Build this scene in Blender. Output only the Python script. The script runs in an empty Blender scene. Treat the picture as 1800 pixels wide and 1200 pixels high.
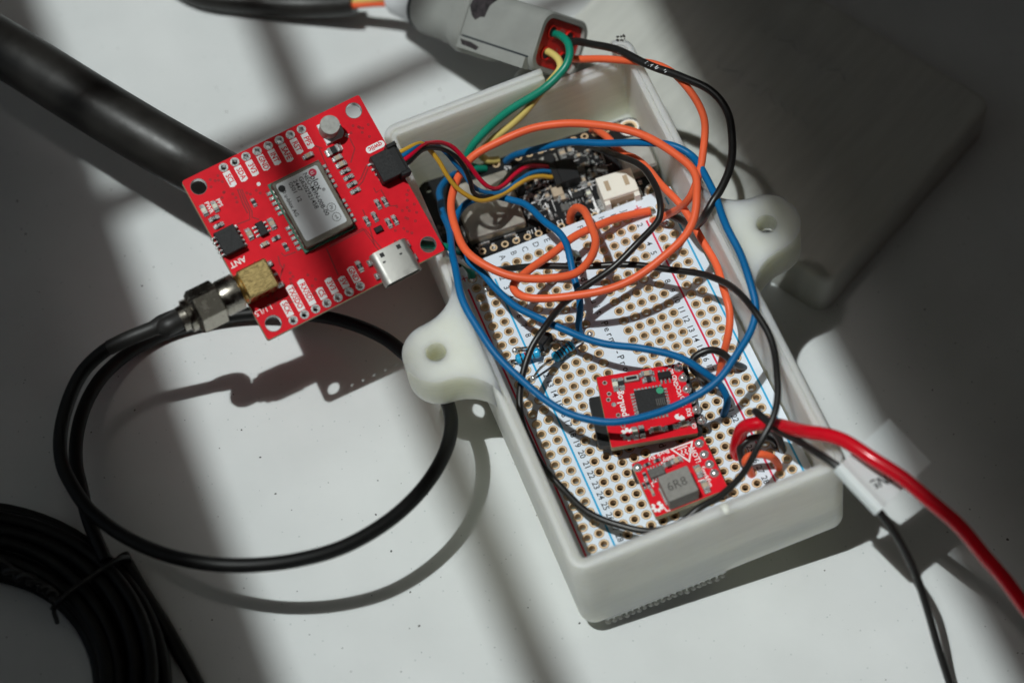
import bpy, bmesh, math, random
import numpy as np
from mathutils import Matrix, Vector
from mathutils.geometry import tessellate_polygon

random.seed(7)
S = 0.001                                   # builders work in millimetres
SC = bpy.context.scene
COL = SC.collection
pi = math.pi

# ------------------------------------------------------------------ frames
# board frame: x along the breadboard columns, y towards row 1, z up from its face.
# world frame: the table top is z = 0; the tray is tipped up on the lid under its right side.
TA, TB = -17.2, -0.165
TN = math.hypot(1, TB)
MB2W = np.array([[1/TN, 0, TB/TN], [0, 1, 0], [-TB/TN, 0, 1/TN]])
OB2W = np.array([-TB*TA/TN, 0, -TA/TN])
CAM_R = np.array([[0.9287210723753607, -0.3541509274225414, -0.10979203218682962],
                  [-0.36031606755737144, -0.7921901786959282, -0.4925515731755455],
                  [0.08746142684607752, 0.49700285852645437, -0.8633299817743973]])
CAM_C = np.array([-65.57121107247984, -243.76426890657928, 456.5692456797117])
FPX = 4458.08
RW = CAM_R @ MB2W.T                          # rows: right, down, forward in the world
CW = MB2W @ CAM_C + OB2W

def rotvec(w):
    w = np.array(w, float); t = np.linalg.norm(w)
    if t < 1e-12: return np.eye(3)
    k = w/t; K = np.array([[0, -k[2], k[1]], [k[2], 0, -k[0]], [-k[1], k[0], 0]])
    return np.eye(3) + math.sin(t)*K + (1-math.cos(t))*K@K

class Frame:
    def __init__(s, R, t): s.R = np.array(R, float); s.t = np.array(t, float)
    def w(s, p): return s.R @ np.array(p, float) + s.t
    def l(s, p): return s.R.T @ (np.array(p, float) - s.t)
    def sub(s, R, t): return Frame(s.R @ np.array(R, float), s.w(t))
FW = Frame(np.eye(3), (0, 0, 0))
FB = Frame(MB2W, OB2W)

def ray(u, v): return RW.T @ np.array([(u-900)/FPX, (v-600)/FPX, 1.0])
def hit(u, v, fr, h=0.0):
    """where the sight line of a spot in the photograph meets the plane at height h of a frame"""
    d = fr.R.T @ ray(u, v); o = fr.l(CW); t = (h-o[2])/d[2]
    return o + t*d
def rz(a): c, s = math.cos(a), math.sin(a); return np.array([[c, -s, 0], [s, c, 0], [0, 0, 1]])

# ------------------------------------------------------------------ camera
cd = bpy.data.cameras.new('camera'); cam = bpy.data.objects.new('camera', cd); COL.objects.link(cam)
cd.sensor_width = 36; cd.lens = FPX*36/1800; cd.clip_start = 0.01; cd.clip_end = 50
mw = np.eye(4); mw[:3, 0] = RW[0]; mw[:3, 1] = -RW[1]; mw[:3, 2] = -RW[2]; mw[:3, 3] = CW*S
cam.matrix_world = Matrix(mw.tolist())
cd.dof.use_dof = True; cd.dof.focus_distance = 0.524; cd.dof.aperture_fstop = 9.5
SC.camera = cam

# ------------------------------------------------------------------ light
wd = bpy.data.worlds.new('World'); SC.world = wd; wd.use_nodes = True
bg = wd.node_tree.nodes['Background']; bg.inputs[0].default_value = (1.0, 0.60, 0.56, 1); bg.inputs[1].default_value = 0.0065
SUN = MB2W @ np.array([0.2127, 0.0265, -1.0]); SUN /= np.linalg.norm(SUN)
def lamp(name, kind, loc, aim, power, color, **kw):
    d = bpy.data.lights.new(name, kind); d.energy = power; d.color = color
    for k, v in kw.items(): setattr(d, k, v)
    o = bpy.data.objects.new(name, d); COL.objects.link(o); o.location = loc
    o.rotation_euler = (Vector(aim)-Vector(loc)).to_track_quat('-Z', 'Y').to_euler()
    return o
# sunlight through the window: a distant lamp about one degree across
lamp('sunlight', 'SPOT', tuple(-SUN*12), (0, 0.03, 0), 3950, (0.93, 1.0, 0.985), spot_size=math.radians(8), spot_blend=0.1, shadow_soft_size=0.095)
# the bright hazy sky around the sun, through the same window
lamp('sky_glow', 'SPOT', tuple(-SUN*12), (0, 0.03, 0), 680, (1.0, 0.92, 0.87), spot_size=math.radians(9), spot_blend=0.1, shadow_soft_size=0.50)
# pale daylight from the window on the left
lamp('window_daylight', 'AREA', (-0.75, 0.28, 0.42), (-0.06, 0.03, 0.0), 0.18, (0.66, 0.84, 1.0), shape='RECTANGLE', size=0.5, size_y=0.6)
vs = SC.view_settings
vs.view_transform = 'Standard'; vs.look = 'None'; vs.exposure = 0; vs.gamma = 1; vs.use_curve_mapping = False

# ------------------------------------------------------------------ materials
def mat(name, col, rough=0.5, metal=0.0, spec=0.5, sss=0.0, var=0.0, vscale=300, bump=0.0, bscale=800, bdist=0.0002, coat=0.0, alpha=1.0, trans=0.0, stretch=None, rvar=0.0, sscale=0.0025):
    if metal < .5: col = tuple(min(.93, c*1.13) for c in col)
    m = bpy.data.materials.new(name); m.use_nodes = True; nt = m.node_tree; p = nt.nodes['Principled BSDF']
    p.inputs['Base Color'].default_value = (*col, 1); p.inputs['Roughness'].default_value = rough; p.inputs['Metallic'].default_value = metal
    p.inputs['Specular IOR Level'].default_value = spec; p.inputs['Coat Weight'].default_value = coat; p.inputs['Transmission Weight'].default_value = trans
    if sss:
        p.inputs['Subsurface Weight'].default_value = sss; p.inputs['Subsurface Radius'].default_value = (1.0, 0.95, 0.8); p.inputs['Subsurface Scale'].default_value = sscale
    tc = nt.nodes.new('ShaderNodeTexCoord'); vec = tc.outputs['Object']
    if stretch:
        mp = nt.nodes.new('ShaderNodeMapping'); mp.inputs['Scale'].default_value = stretch; nt.links.new(vec, mp.inputs[0]); vec = mp.outputs[0]
    if var or rvar:
        n = nt.nodes.new('ShaderNodeTexNoise'); n.inputs['Scale'].default_value = vscale; n.inputs['Detail'].default_value = 5; nt.links.new(vec, n.inputs['Vector'])
        if var:
            r = nt.nodes.new('ShaderNodeMapRange'); r.inputs[1].default_value = 0.3; r.inputs[2].default_value = 0.7; r.inputs[3].default_value = 1-var; r.inputs[4].default_value = 1+var
            nt.links.new(n.outputs['Fac'], r.inputs[0])
            mx = nt.nodes.new('ShaderNodeMix'); mx.data_type = 'RGBA'; mx.blend_type = 'MULTIPLY'; mx.inputs['Factor'].default_value = 1
            mx.inputs['A'].default_value = (*col, 1); nt.links.new(r.outputs[0], mx.inputs['B']); nt.links.new(mx.outputs['Result'], p.inputs['Base Color'])
        if rvar:
            r2 = nt.nodes.new('ShaderNodeMapRange'); r2.inputs[1].default_value = 0.3; r2.inputs[2].default_value = 0.7; r2.inputs[3].default_value = max(0.02, rough-rvar); r2.inputs[4].default_value = min(1, rough+rvar)
            nt.links.new(n.outputs['Fac'], r2.inputs[0]); nt.links.new(r2.outputs[0], p.inputs['Roughness'])
    if bump:
        n2 = nt.nodes.new('ShaderNodeTexNoise'); n2.inputs['Scale'].default_value = bscale; n2.inputs['Detail'].default_value = 4; nt.links.new(vec, n2.inputs['Vector'])
        b = nt.nodes.new('ShaderNodeBump'); b.inputs['Strength'].default_value = bump; b.inputs['Distance'].default_value = bdist
        nt.links.new(n2.outputs['Fac'], b.inputs['Height']); nt.links.new(b.outputs[0], p.inputs['Normal'])
    return m

def table_mat():
    m = bpy.data.materials.new('speckled_table'); m.use_nodes = True; nt = m.node_tree; p = nt.nodes['Principled BSDF']; L = nt.links.new
    tc = nt.nodes.new('ShaderNodeTexCoord')
    base = (0.70, 0.715, 0.715, 1)
    prev = None
    n = nt.nodes.new('ShaderNodeTexNoise'); n.inputs['Scale'].default_value = 40; n.inputs['Detail'].default_value = 6; L(tc.outputs['Object'], n.inputs['Vector'])
    rr = nt.nodes.new('ShaderNodeMapRange'); rr.inputs[1].default_value = .3; rr.inputs[2].default_value = .7; rr.inputs[3].default_value = .94; rr.inputs[4].default_value = 1.04; L(n.outputs['Fac'], rr.inputs[0])
    mx = nt.nodes.new('ShaderNodeMix'); mx.data_type = 'RGBA'; mx.blend_type = 'MULTIPLY'; mx.inputs['Factor'].default_value = 1; mx.inputs['A'].default_value = base; L(rr.outputs[0], mx.inputs['B'])
    prev = mx.outputs['Result']
    for sc, rad, thr, dark in ((100, .020, .28, (.10, .10, .10, 1)), (210, .028, .15, (.26, .27, .27, 1)), (380, .06, .22, (.54, .57, .57, 1))):
        # scattered specks: the centres of some cells only, edges broken by noise
        nn = nt.nodes.new('ShaderNodeTexNoise'); nn.inputs['Scale'].default_value = sc*9; L(tc.outputs['Object'], nn.inputs['Vector'])
        ad = nt.nodes.new('ShaderNodeMixRGB'); ad.blend_type = 'LINEAR_LIGHT'; ad.inputs[0].default_value = .03/sc; L(tc.outputs['Object'], ad.inputs[1]); L(nn.outputs['Color'], ad.inputs[2])
        v = nt.nodes.new('ShaderNodeTexVoronoi'); v.voronoi_dimensions = '2D'; v.inputs['Scale'].default_value = sc; L(ad.outputs[0], v.inputs['Vector'])
        sp = nt.nodes.new('ShaderNodeSeparateColor'); L(v.outputs['Color'], sp.inputs[0])
        gt = nt.nodes.new('ShaderNodeMath'); gt.operation = 'LESS_THAN'; gt.inputs[1].default_value = thr; L(sp.outputs[0], gt.inputs[0])
        sz = nt.nodes.new('ShaderNodeMath'); sz.operation = 'MULTIPLY_ADD'; sz.inputs[1].default_value = rad; sz.inputs[2].default_value = rad*.35; L(sp.outputs[1], sz.inputs[0])
        lt = nt.nodes.new('ShaderNodeMath'); lt.operation = 'LESS_THAN'; L(v.outputs['Distance'], lt.inputs[0]); L(sz.outputs[0], lt.inputs[1])
        an = nt.nodes.new('ShaderNodeMath'); an.operation = 'MULTIPLY'; L(gt.outputs[0], an.inputs[0]); L(lt.outputs[0], an.inputs[1])
        m2 = nt.nodes.new('ShaderNodeMix'); m2.data_type = 'RGBA'; L(an.outputs[0], m2.inputs['Factor']); L(prev, m2.inputs['A']); m2.inputs['B'].default_value = dark
        prev = m2.outputs['Result']
    L(prev, p.inputs['Base Color']); p.inputs['Roughness'].default_value = .55; p.inputs['Specular IOR Level'].default_value = .3
    n3 = nt.nodes.new('ShaderNodeTexNoise'); n3.inputs['Scale'].default_value = 500; n3.inputs['Detail'].default_value = 4; L(tc.outputs['Object'], n3.inputs['Vector'])
    b = nt.nodes.new('ShaderNodeBump'); b.inputs['Strength'].default_value = .12; b.inputs['Distance'].default_value = .0003; L(n3.outputs['Fac'], b.inputs['Height']); L(b.outputs[0], p.inputs['Normal'])
    return m

M = {}
M['table'] = table_mat()
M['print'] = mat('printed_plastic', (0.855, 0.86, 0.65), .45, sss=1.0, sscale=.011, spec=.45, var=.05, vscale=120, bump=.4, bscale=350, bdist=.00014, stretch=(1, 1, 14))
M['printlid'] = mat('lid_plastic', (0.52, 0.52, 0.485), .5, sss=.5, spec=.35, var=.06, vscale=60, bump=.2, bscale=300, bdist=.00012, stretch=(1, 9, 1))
M['pcbw'] = mat('white_solder_mask', (.66, .72, .80), .35, var=.03, vscale=200, bump=.05, bscale=900, bdist=.00005)
M['pcbr'] = mat('red_solder_mask', (.64, .005, .016), .40, spec=.22, var=.10, vscale=260, bump=.10, bscale=700, bdist=.00006)
M['trace'] = mat('red_trace', (.30, .002, .007), .4)
M['pcbk'] = mat('black_solder_mask', (.007, .007, .008), .42, spec=.3, var=.2, vscale=300, bump=.08, bscale=900, bdist=.00005)
M['edge'] = mat('board_edge', (.42, .36, .22), .6, var=.15)
M['silk'] = mat('white_print', (.78, .76, .76), .6)
M['silkk'] = mat('black_print', (.012, .012, .014), .6)
M['silkr'] = mat('red_print', (.62, .012, .06), .5)
M['silkb'] = mat('blue_print', (.01, .34, .62), .5)
M['gold'] = mat('gold_plating', (.72, .52, .32), .42, metal=.3, rvar=.1, vscale=900)
M['brass'] = mat('gold_connector', (.62, .46, .20), .30, metal=1.0, bump=.05, bscale=900, bdist=.00004, rvar=.1, vscale=900, stretch=(1, 6, 1))
M['ringdark'] = mat('mask_opening', (.16, .10, .05), .6)
M['tin'] = mat('solder', (.70, .71, .71), .28, metal=.8, rvar=.12, vscale=1500, bump=.3, bscale=1800, bdist=.0001)
M['steel'] = mat('nickel_plating', (.40, .37, .32), .24, metal=1.0, rvar=.1, vscale=700)
M['can'] = mat('brushed_can', (.52, .51, .48), .5, metal=.85, rvar=.12, bump=.2, bscale=1500, bdist=.00006)
M['captop'] = mat('can_top', (.36, .36, .34), .55, metal=.6, var=.15, vscale=1200, bump=.4, bscale=1400, bdist=.00008)
M['shield'] = mat('shield_can', (.50, .46, .41), .42, metal=1.0, rvar=.1, bump=.2, bscale=900, bdist=.00006)
M['frame'] = mat('module_shield', (.22, .20, .17), .38, metal=1.0, rvar=.1, vscale=600)
M['label'] = mat('silver_label', (.70, .72, .74), .6, spec=.3, var=.03)
M['grn'] = mat('green_board', (.05, .22, .15), .5)
M['ic'] = mat('chip_plastic', (.013, .013, .014), .55, spec=.35, var=.5, vscale=2500, bump=.6, bscale=2500, bdist=.00008)
M['icsm'] = mat('chip_plastic_smooth', (.010, .010, .011), .45, spec=.35, bump=.3, bscale=2500, bdist=.00004)
M['icg'] = mat('chip_grey', (.10, .095, .09), .5, var=.2, vscale=1500)
M['ceram'] = mat('ceramic', (.42, .33, .24), .5, var=.1)
M['resb'] = mat('resistor_black', (.02, .02, .022), .35)
M['ledw'] = mat('led_lens', (.66, .66, .55), .3)
M['ind'] = mat('ferrite_grey', (.21, .20, .185), .6, var=.12, vscale=1200, bump=.4, bscale=1500, bdist=.00008)
M['indprint'] = mat('laser_print', (.06, .055, .05), .7)
M['ivory'] = mat('ivory_nylon', (.78, .74, .66), .45, sss=.15)
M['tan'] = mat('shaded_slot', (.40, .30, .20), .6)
M['orange'] = mat('orange_insulation', (.84, .125, .045), .42, spec=.35, var=.05, vscale=150, bump=.06, bscale=700, sss=.08)
M['blue'] = mat('blue_insulation', (.002, .115, .30), .4, spec=.25, var=.08, vscale=200, bump=.12, bscale=900)
M['black'] = mat('black_insulation', (.012, .011, .0105), .36, var=.25, vscale=400, bump=.10, bscale=700)
M['rubber'] = mat('black_sheath', (.016, .0145, .013), .42, spec=.45, var=.2, vscale=250, bump=.35, bscale=500, bdist=.00012, stretch=(1, 1, 1), rvar=.06)
M['coax'] = mat('coax_jacket', (.005, .005, .005), .48, spec=.28, bump=.05, bscale=500)
M['shrink'] = mat('heat_shrink', (.014, .013, .012), .5, bump=.4, bscale=900, bdist=.0001)
M['red'] = mat('red_insulation', (.60, .004, .015), .22, var=.05)
M['green'] = mat('green_insulation', (.004, .21, .135), .36, var=.06)
M['yellow'] = mat('pale_yellow_insulation', (.66, .52, .16), .4)
M['qy'] = mat('yellow_lead', (.60, .34, .035), .3)
M['qb'] = mat('blue_lead', (.004, .13, .33), .28)
M['qr'] = mat('red_lead', (.55, .004, .03), .25)
M['qk'] = mat('black_lead', (.01, .01, .01), .25)
M['whitew'] = mat('white_insulation', (.66, .66, .60), .4)
M['cgrey'] = mat('connector_grey', (.255, .26, .245), .5, spec=.4, var=.09, vscale=150, bump=.1, bscale=600)
M['cseal'] = mat('connector_seal', (.02, .025, .03), .6)
M['cred'] = mat('connector_wedge', (.55, .015, .010), .4)
M['ink'] = mat('marker_ink', (.025, .02, .022), .6, var=.7, vscale=900, bump=.6, bscale=900)
M['resblue'] = mat('resistor_blue', (.02, .36, .66), .22)
M['band'] = mat('resistor_band', (.02, .012, .01), .3)
M['bandr'] = mat('resistor_band_red', (.45, .02, .02), .3)
M['dot'] = mat('green_dot', (.03, .30, .16), .5)
M['flag'] = mat('white_tape', (.66, .70, .70), .45, sss=.25)
M['clear'] = mat('clear_fastener', (.80, .80, .76), .25, trans=.25)
M['tie'] = mat('twist_tie', (.012, .012, .012), .4)
M['tape'] = mat('black_tape', (.012, .012, .012), .2, spec=.6)
M['winpaint'] = mat('window_paint', (.5, .48, .45), .6)
M['inkmark'] = mat('ink_smudge', (.03, .025, .02), .8, var=.6, vscale=2500)

# ------------------------------------------------------------------ mesh builder
def smooth_path(pts, n=6):
    P = [np.array(p, float) for p in pts]
    if len(P) < 3: return P
    P = [2*P[0]-P[1]] + P + [2*P[-1]-P[-2]]
    out = []
    for i in range(1, len(P)-2):
        p0, p1, p2, p3 = P[i-1:i+3]
        # centripetal Catmull-Rom keeps uneven points from overshooting
        t0 = 0; t1 = t0+max(1e-6, np.linalg.norm(p1-p0))**.5; t2 = t1+max(1e-6, np.linalg.norm(p2-p1))**.5; t3 = t2+max(1e-6, np.linalg.norm(p3-p2))**.5
        for k in range(n):
            t = t1+(t2-t1)*k/n
            A1 = (t1-t)/(t1-t0)*p0+(t-t0)/(t1-t0)*p1; A2 = (t2-t)/(t2-t1)*p1+(t-t1)/(t2-t1)*p2; A3 = (t3-t)/(t3-t2)*p2+(t-t2)/(t3-t2)*p3
            B1 = (t2-t)/(t2-t0)*A1+(t-t0)/(t2-t0)*A2; B2 = (t3-t)/(t3-t1)*A2+(t-t1)/(t3-t1)*A3
            out.append((t2-t)/(t2-t1)*B1+(t-t1)/(t2-t1)*B2)
    out.append(P[-2])
    return out

def rrect(cx, cy, w, h, r, n=4, rot=0.0):
    r = min(r, w/2-1e-4, h/2-1e-4); out = []
    for sx, sy, a0 in ((1, 1, 0), (-1, 1, pi/2), (-1, -1, pi), (1, -1, 1.5*pi)):
        for k in range(n+1):
            a = a0+pi/2*k/n; out.append((sx*(w/2-r)+r*math.cos(a), sy*(h/2-r)+r*math.sin(a)))
    c, s = math.cos(rot), math.sin(rot)
    return [(cx+x*c-y*s, cy+x*s+y*c) for x, y in out]
def circ(cx, cy, r, n=20): return [(cx+r*math.cos(2*pi*k/n), cy+r*math.sin(2*pi*k/n)) for k in range(n)]

class MB:
    def __init__(s): s.v = []; s.f = []; s.m = []
    def add(s, vs, fs, m=0):
        o = len(s.v); s.v += [tuple(float(c) for c in x) for x in vs]; s.f += [tuple(i+o for i in f) for f in fs]; s.m += [m]*len(fs); return s
    def prism(s, poly, z0, z1, m=0, ch=0.0, cap0=True):
        n = len(poly); V = [(x, y, z0) for x, y in poly]
        if ch:
            V += [(x, y, z1-ch) for x, y in poly]
            P = [np.array(q) for q in poly]; ins = []
            area = sum(P[i][0]*P[(i+1) % n][1]-P[(i+1) % n][0]*P[i][1] for i in range(n)); sg = 1 if area > 0 else -1
            for i in range(n):
                a = P[i]-P[i-1]; b = P[(i+1) % n]-P[i]
                na = np.array((-a[1], a[0]))*sg/max(1e-9, np.linalg.norm(a)); nb = np.array((-b[1], b[0]))*sg/max(1e-9, np.linalg.norm(b))
                t = na+nb; t = t/max(.35, t@na) if np.linalg.norm(t) > 1e-6 else na
                ins.append(P[i]+t*ch*.95)
            V += [(q[0], q[1], z1) for q in ins]; rings = 3
        else: V += [(x, y, z1) for x, y in poly]; rings = 2
        Fs = []
        for r in range(rings-1):
            for i in range(n): j = (i+1) % n; Fs.append((r*n+i, r*n+j, (r+1)*n+j, (r+1)*n+i))
        Fs.append(tuple((rings-1)*n+i for i in range(n)))
        if cap0: Fs.append(tuple(reversed(range(n))))
        return s.add(V, Fs, m)
    def box(s, c, d, m=0, rot=0.0, r=0.0, ch=0.0):
        """c = centre of the bottom face, d = size"""
        if r: poly = rrect(c[0], c[1], d[0], d[1], r, 3, rot)
        else:
            cs, sn = math.cos(rot), math.sin(rot); poly = [(c[0]+x*cs-y*sn, c[1]+x*sn+y*cs) for x, y in ((d[0]/2, d[1]/2), (-d[0]/2, d[1]/2), (-d[0]/2, -d[1]/2), (d[0]/2, -d[1]/2))]
        return s.prism(poly, c[2], c[2]+d[2], m, ch)
    def holed(s, outer, holes, z0, z1, m=0, mside=None, mhole=None):
        loops = [outer]+holes
        tri = tessellate_polygon([[Vector((x, y, 0)) for x, y in l] for l in loops])
        flat = [q for l in loops for q in l]; n = len(flat)
        V = [(x, y, z0) for x, y in flat]+[(x, y, z1) for x, y in flat]
        s.add(V, [(a+n, b+n, c+n) for a, b, c in tri]+[(c, b, a) for a, b, c in tri], m)
        o = 0
        for li, l in enumerate(loops):
            k = len(l); ms = (mside if mside is not None else m) if li == 0 else (mhole if mhole is not None else m)
            VV = [(x, y, z0) for x, y in l]+[(x, y, z1) for x, y in l]
            s.add(VV, [(i, (i+1) % k, (i+1) % k+k, i+k) for i in range(k)], ms)
        return s
    def ring(s, c, r0, r1, z, m=0, n=20):
        V = [(c[0]+r*math.cos(2*pi*k/n), c[1]+r*math.sin(2*pi*k/n), z) for r in (r0, r1) for k in range(n)]
        return s.add(V, [(k, (k+1) % n, n+(k+1) % n, n+k) for k in range(n)], m)
    def disc(s, c, r, z, m=0, n=14): return s.add([(x, y, z) for x, y in circ(c[0], c[1], r, n)], [tuple(range(n))], m)
    def lathe(s, p0, axis, prof, m=0, n=20, flats=None, up=None):
        """prof = [(distance along axis, radius)]"""
        a = np.array(axis, float); a /= np.linalg.norm(a); p0 = np.array(p0, float)
        h = np.array(up if up is not None else ((0, 0, 1) if abs(a[2]) < .9 else (1, 0, 0)), float); e = np.cross(h, a); e /= np.linalg.norm(e); g = np.cross(a, e)
        V = []; 
        for t, r in prof:
            for k in range(n): q = 2*pi*(k+.5)/n; V.append(p0+a*t+e*r*math.cos(q)+g*r*math.sin(q))
        Fs = [(i*n+k, i*n+(k+1) % n, (i+1)*n+(k+1) % n, (i+1)*n+k) for i in range(len(prof)-1) for k in range(n)]
        Fs += [tuple(reversed(range(n))), tuple((len(prof)-1)*n+k for k in range(n))]
        return s.add(V, Fs, m)
    def tube(s, path, r, m=0, n=12, cap=True, rad=None):
        P = [np.array(p, float) for p in path]
        # drop doubled points
        Q = [P[0]]
        for p in P[1:]:
            if np.linalg.norm(p-Q[-1]) > 1e-4: Q.append(p)
        P = Q; T = [P[min(i+1, len(P)-1)]-P[max(i-1, 0)] for i in range(len(P))]; T = [t/np.linalg.norm(t) for t in T]
        h = np.array((0, 0, 1.0)) if abs(T[0][2]) < .9 else np.array((1.0, 0, 0)); e = np.cross(h, T[0]); e /= np.linalg.norm(e)
        V = []; N = len(P)
        for i in range(N):
            e = e-T[i]*(e@T[i]); e /= np.linalg.norm(e); g = np.cross(T[i], e)
            rr = r if rad is None else rad(i/(N-1))*r
            for k in range(n): q = 2*pi*k/n; V.append(P[i]+e*rr*math.cos(q)+g*rr*math.sin(q))
        Fs = [(i*n+k, i*n+(k+1) % n, (i+1)*n+(k+1) % n, (i+1)*n+k) for i in range(N-1) for k in range(n)]
        if cap: Fs += [tuple(reversed(range(n))), tuple((N-1)*n+k for k in range(n))]
        return s.add(V, Fs, m)
    def ribbon(s, pts, w, z, m=0):
        P = [np.array(p[:2], float) for p in pts]; V = []
        for i, p in enumerate(P):
            a = P[min(i+1, len(P)-1)]-P[max(i-1, 0)]; a /= np.linalg.norm(a); nrm = np.array((-a[1], a[0]))*w/2
            V += [(p[0]+nrm[0], p[1]+nrm[1], z), (p[0]-nrm[0], p[1]-nrm[1], z)]
        return s.add(V, [(2*i, 2*i+1, 2*i+3, 2*i+2) for i in range(len(P)-1)], m)
    def poly(s, pts, z, m=0): return s.add([(x, y, z) for x, y in pts], [tuple(range(len(pts)))], m)
    def blob(s, c, r, h, m=0, n=10):
        """a solder dome"""
        prof = [(0, 1), (.35, .93), (.7, .7), (.92, .38), (1, .02)]
        V = [(c[0]+r*q*math.cos(2*pi*k/n), c[1]+r*q*math.sin(2*pi*k/n), c[2]+h*t) for t, q in prof for k in range(n)]
        return s.add(V, [(i*n+k, i*n+(k+1) % n, (i+1)*n+(k+1) % n, (i+1)*n+k) for i in range(4) for k in range(n)]+[tuple(4*n+k for k in range(n))], m)
    def ball(s, c, r, m=0, n=8, sq=1.0):
        V = []; K = 6
        for i in range(K+1):
            a = -pi/2+pi*i/K
            for k in range(n): V.append((c[0]+r*math.cos(a)*math.cos(2*pi*k/n), c[1]+r*math.cos(a)*math.sin(2*pi*k/n), c[2]+sq*r*math.sin(a)))
        return s.add(V, [(i*n+k, i*n+(k+1) % n, (i+1)*n+(k+1) % n, (i+1)*n+k) for i in range(K) for k in range(n)], m)

_tc = {}
def glyphs(t, bold=0.0):
    if (t, bold) in _tc: return _tc[(t, bold)]
    c = bpy.data.curves.new('tmp', 'FONT'); c.body = t; c.size = 1; c.resolution_u = 2; c.fill_mode = 'FRONT'; c.offset = bold; c.align_x = 'CENTER'; c.align_y = 'CENTER'
    o = bpy.data.objects.new('tmp', c); me = o.to_mesh()
    V = [tuple(v.co) for v in me.vertices]; Fs = [tuple(p.vertices) for p in me.polygons]; o.to_mesh_clear()
    bpy.data.objects.remove(o); bpy.data.curves.remove(c)
    if V:
        xs = [v[0] for v in V]; ys = [v[1] for v in V]
        cx = (min(xs)+max(xs))/2; cy = (min(ys)+max(ys))/2 if len(t) == 1 and t not in ',.-' else .0
    else: cx = cy = 0
    _tc[(t, bold)] = ([(x-cx, y, 0) for x, y, _ in V], Fs); return _tc[(t, bold)]
def text(mb, t, x, y, z, size, rot=0.0, m=0, sx=1.0, bold=0.0):
    V, Fs = glyphs(t, bold); c, s = math.cos(rot), math.sin(rot)
    mb.add([(x+(a*sx*c-b*s)*size, y+(a*sx*s+b*c)*size, z) for a, b, _ in V], Fs, m)

def build(name, mb, mats, base=(0, 0, 0), smooth=True, ang=38):
    me = bpy.data.meshes.new(name); b = np.array(base, float)
    me.from_pydata([tuple((np.array(v)-b)*S) for v in mb.v], [], mb.f)
    if not isinstance(mats, (list, tuple)): mats = [mats]
    for k in mats: me.materials.append(M[k])
    me.polygons.foreach_set('material_index', mb.m)
    bm = bmesh.new(); bm.from_mesh(me); bmesh.ops.recalc_face_normals(bm, faces=bm.faces); bm.to_mesh(me); bm.free()
    if smooth: me.shade_smooth(); me.set_sharp_from_angle(angle=math.radians(ang))
    return me
def tag(o, label, cat, group=None, kind=None):
    if label: o['label'] = label
    if cat: o['category'] = cat
    if group: o['group'] = group
    if kind: o['kind'] = kind
    return o
def place(o, fr, base):
    m = np.eye(4); m[:3, :3] = fr.R; m[:3, 3] = fr.w(base)*S; o.matrix_world = Matrix(m.tolist())
class Thing:
    """an Empty at the thing's base; its parts are children"""
    def __init__(s, name, label, cat, fr, base=(0, 0, 0), group=None):
        s.fr = fr; s.base = np.array(base, float); s.o = bpy.data.objects.new(name, None); s.o.empty_display_size = .005; COL.objects.link(s.o)
        place(s.o, fr, base); tag(s.o, label, cat, group)
    def part(s, name, mb, mats, parent=None, label=None, kind=None, ang=38):
        o = bpy.data.objects.new(name, build(name, mb, mats, s.base, ang=ang)); COL.objects.link(o); o.parent = parent or s.o
        if label: o['label'] = label
        if kind: o['kind'] = kind
        return o
    def inst(s, name, me, loc, rot=0.0, parent=None):
        o = bpy.data.objects.new(name, me); COL.objects.link(o); o.parent = parent or s.o
        o.location = tuple((np.array(loc)-s.base)*S); o.rotation_euler = (0, 0, rot); return o
def single(name, mb, mats, label, cat, fr=FW, base=(0, 0, 0), group=None, kind=None, ang=38):
    o = bpy.data.objects.new(name, build(name, mb, mats, base, ang=ang)); COL.objects.link(o); place(o, fr, base); return tag(o, label, cat, group, kind)

# ================================================================== SETTING
mb = MB(); mb.add([(-900, -700, 0), (900, -700, 0), (900, 900, 0), (-900, 900, 0)], [(0, 1, 2, 3)])
o = single('table_top', mb, 'table', None, None); o['kind'] = 'structure'

# window frame out of view: its bars and jambs throw the soft-edged shade across the table
WZ = 480.0
def shade_pt(x, y, z=WZ): k = z/-SUN[2]; return (x-SUN[0]*k, y-SUN[1]*k)
win = Thing('window_frame', None, None, FW, (*shade_pt(-20, 20), WZ)); win.o['kind'] = 'structure'
def bar(name, quad):
    m_ = MB(); P = [shade_pt(*q) for q in quad]; m_.prism(P, WZ, WZ+14); win.part(name, m_, 'winpaint')
bar('jamb', [(-90.6, -180), (-90.2, 240), (-330, 240), (-330, -180)])
bar('jamb', [(46.5, -180), (330, -180), (330, 240), (43.8, 240), (44.0, 0)])
bar('glazing_bar', [(-42.8, -180), (-39.0, -180), (-40.0, 240), (-43.8, 240)])
def cby(x): return 84.7+(x+92.6)*.2
bar('cross_bar', [(-330, cby(-330)-3.6), (330, cby(330)-3.6), (330, cby(330)+3.6), (-330, cby(-330)+3.6)])
bar('rail', [(-330, 240.5), (330, 240.5), (330, 300), (-330, 300)])
bar('rail', [(-330, -180.5), (330, -180.5), (330, -240), (-330, -240)])

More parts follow.
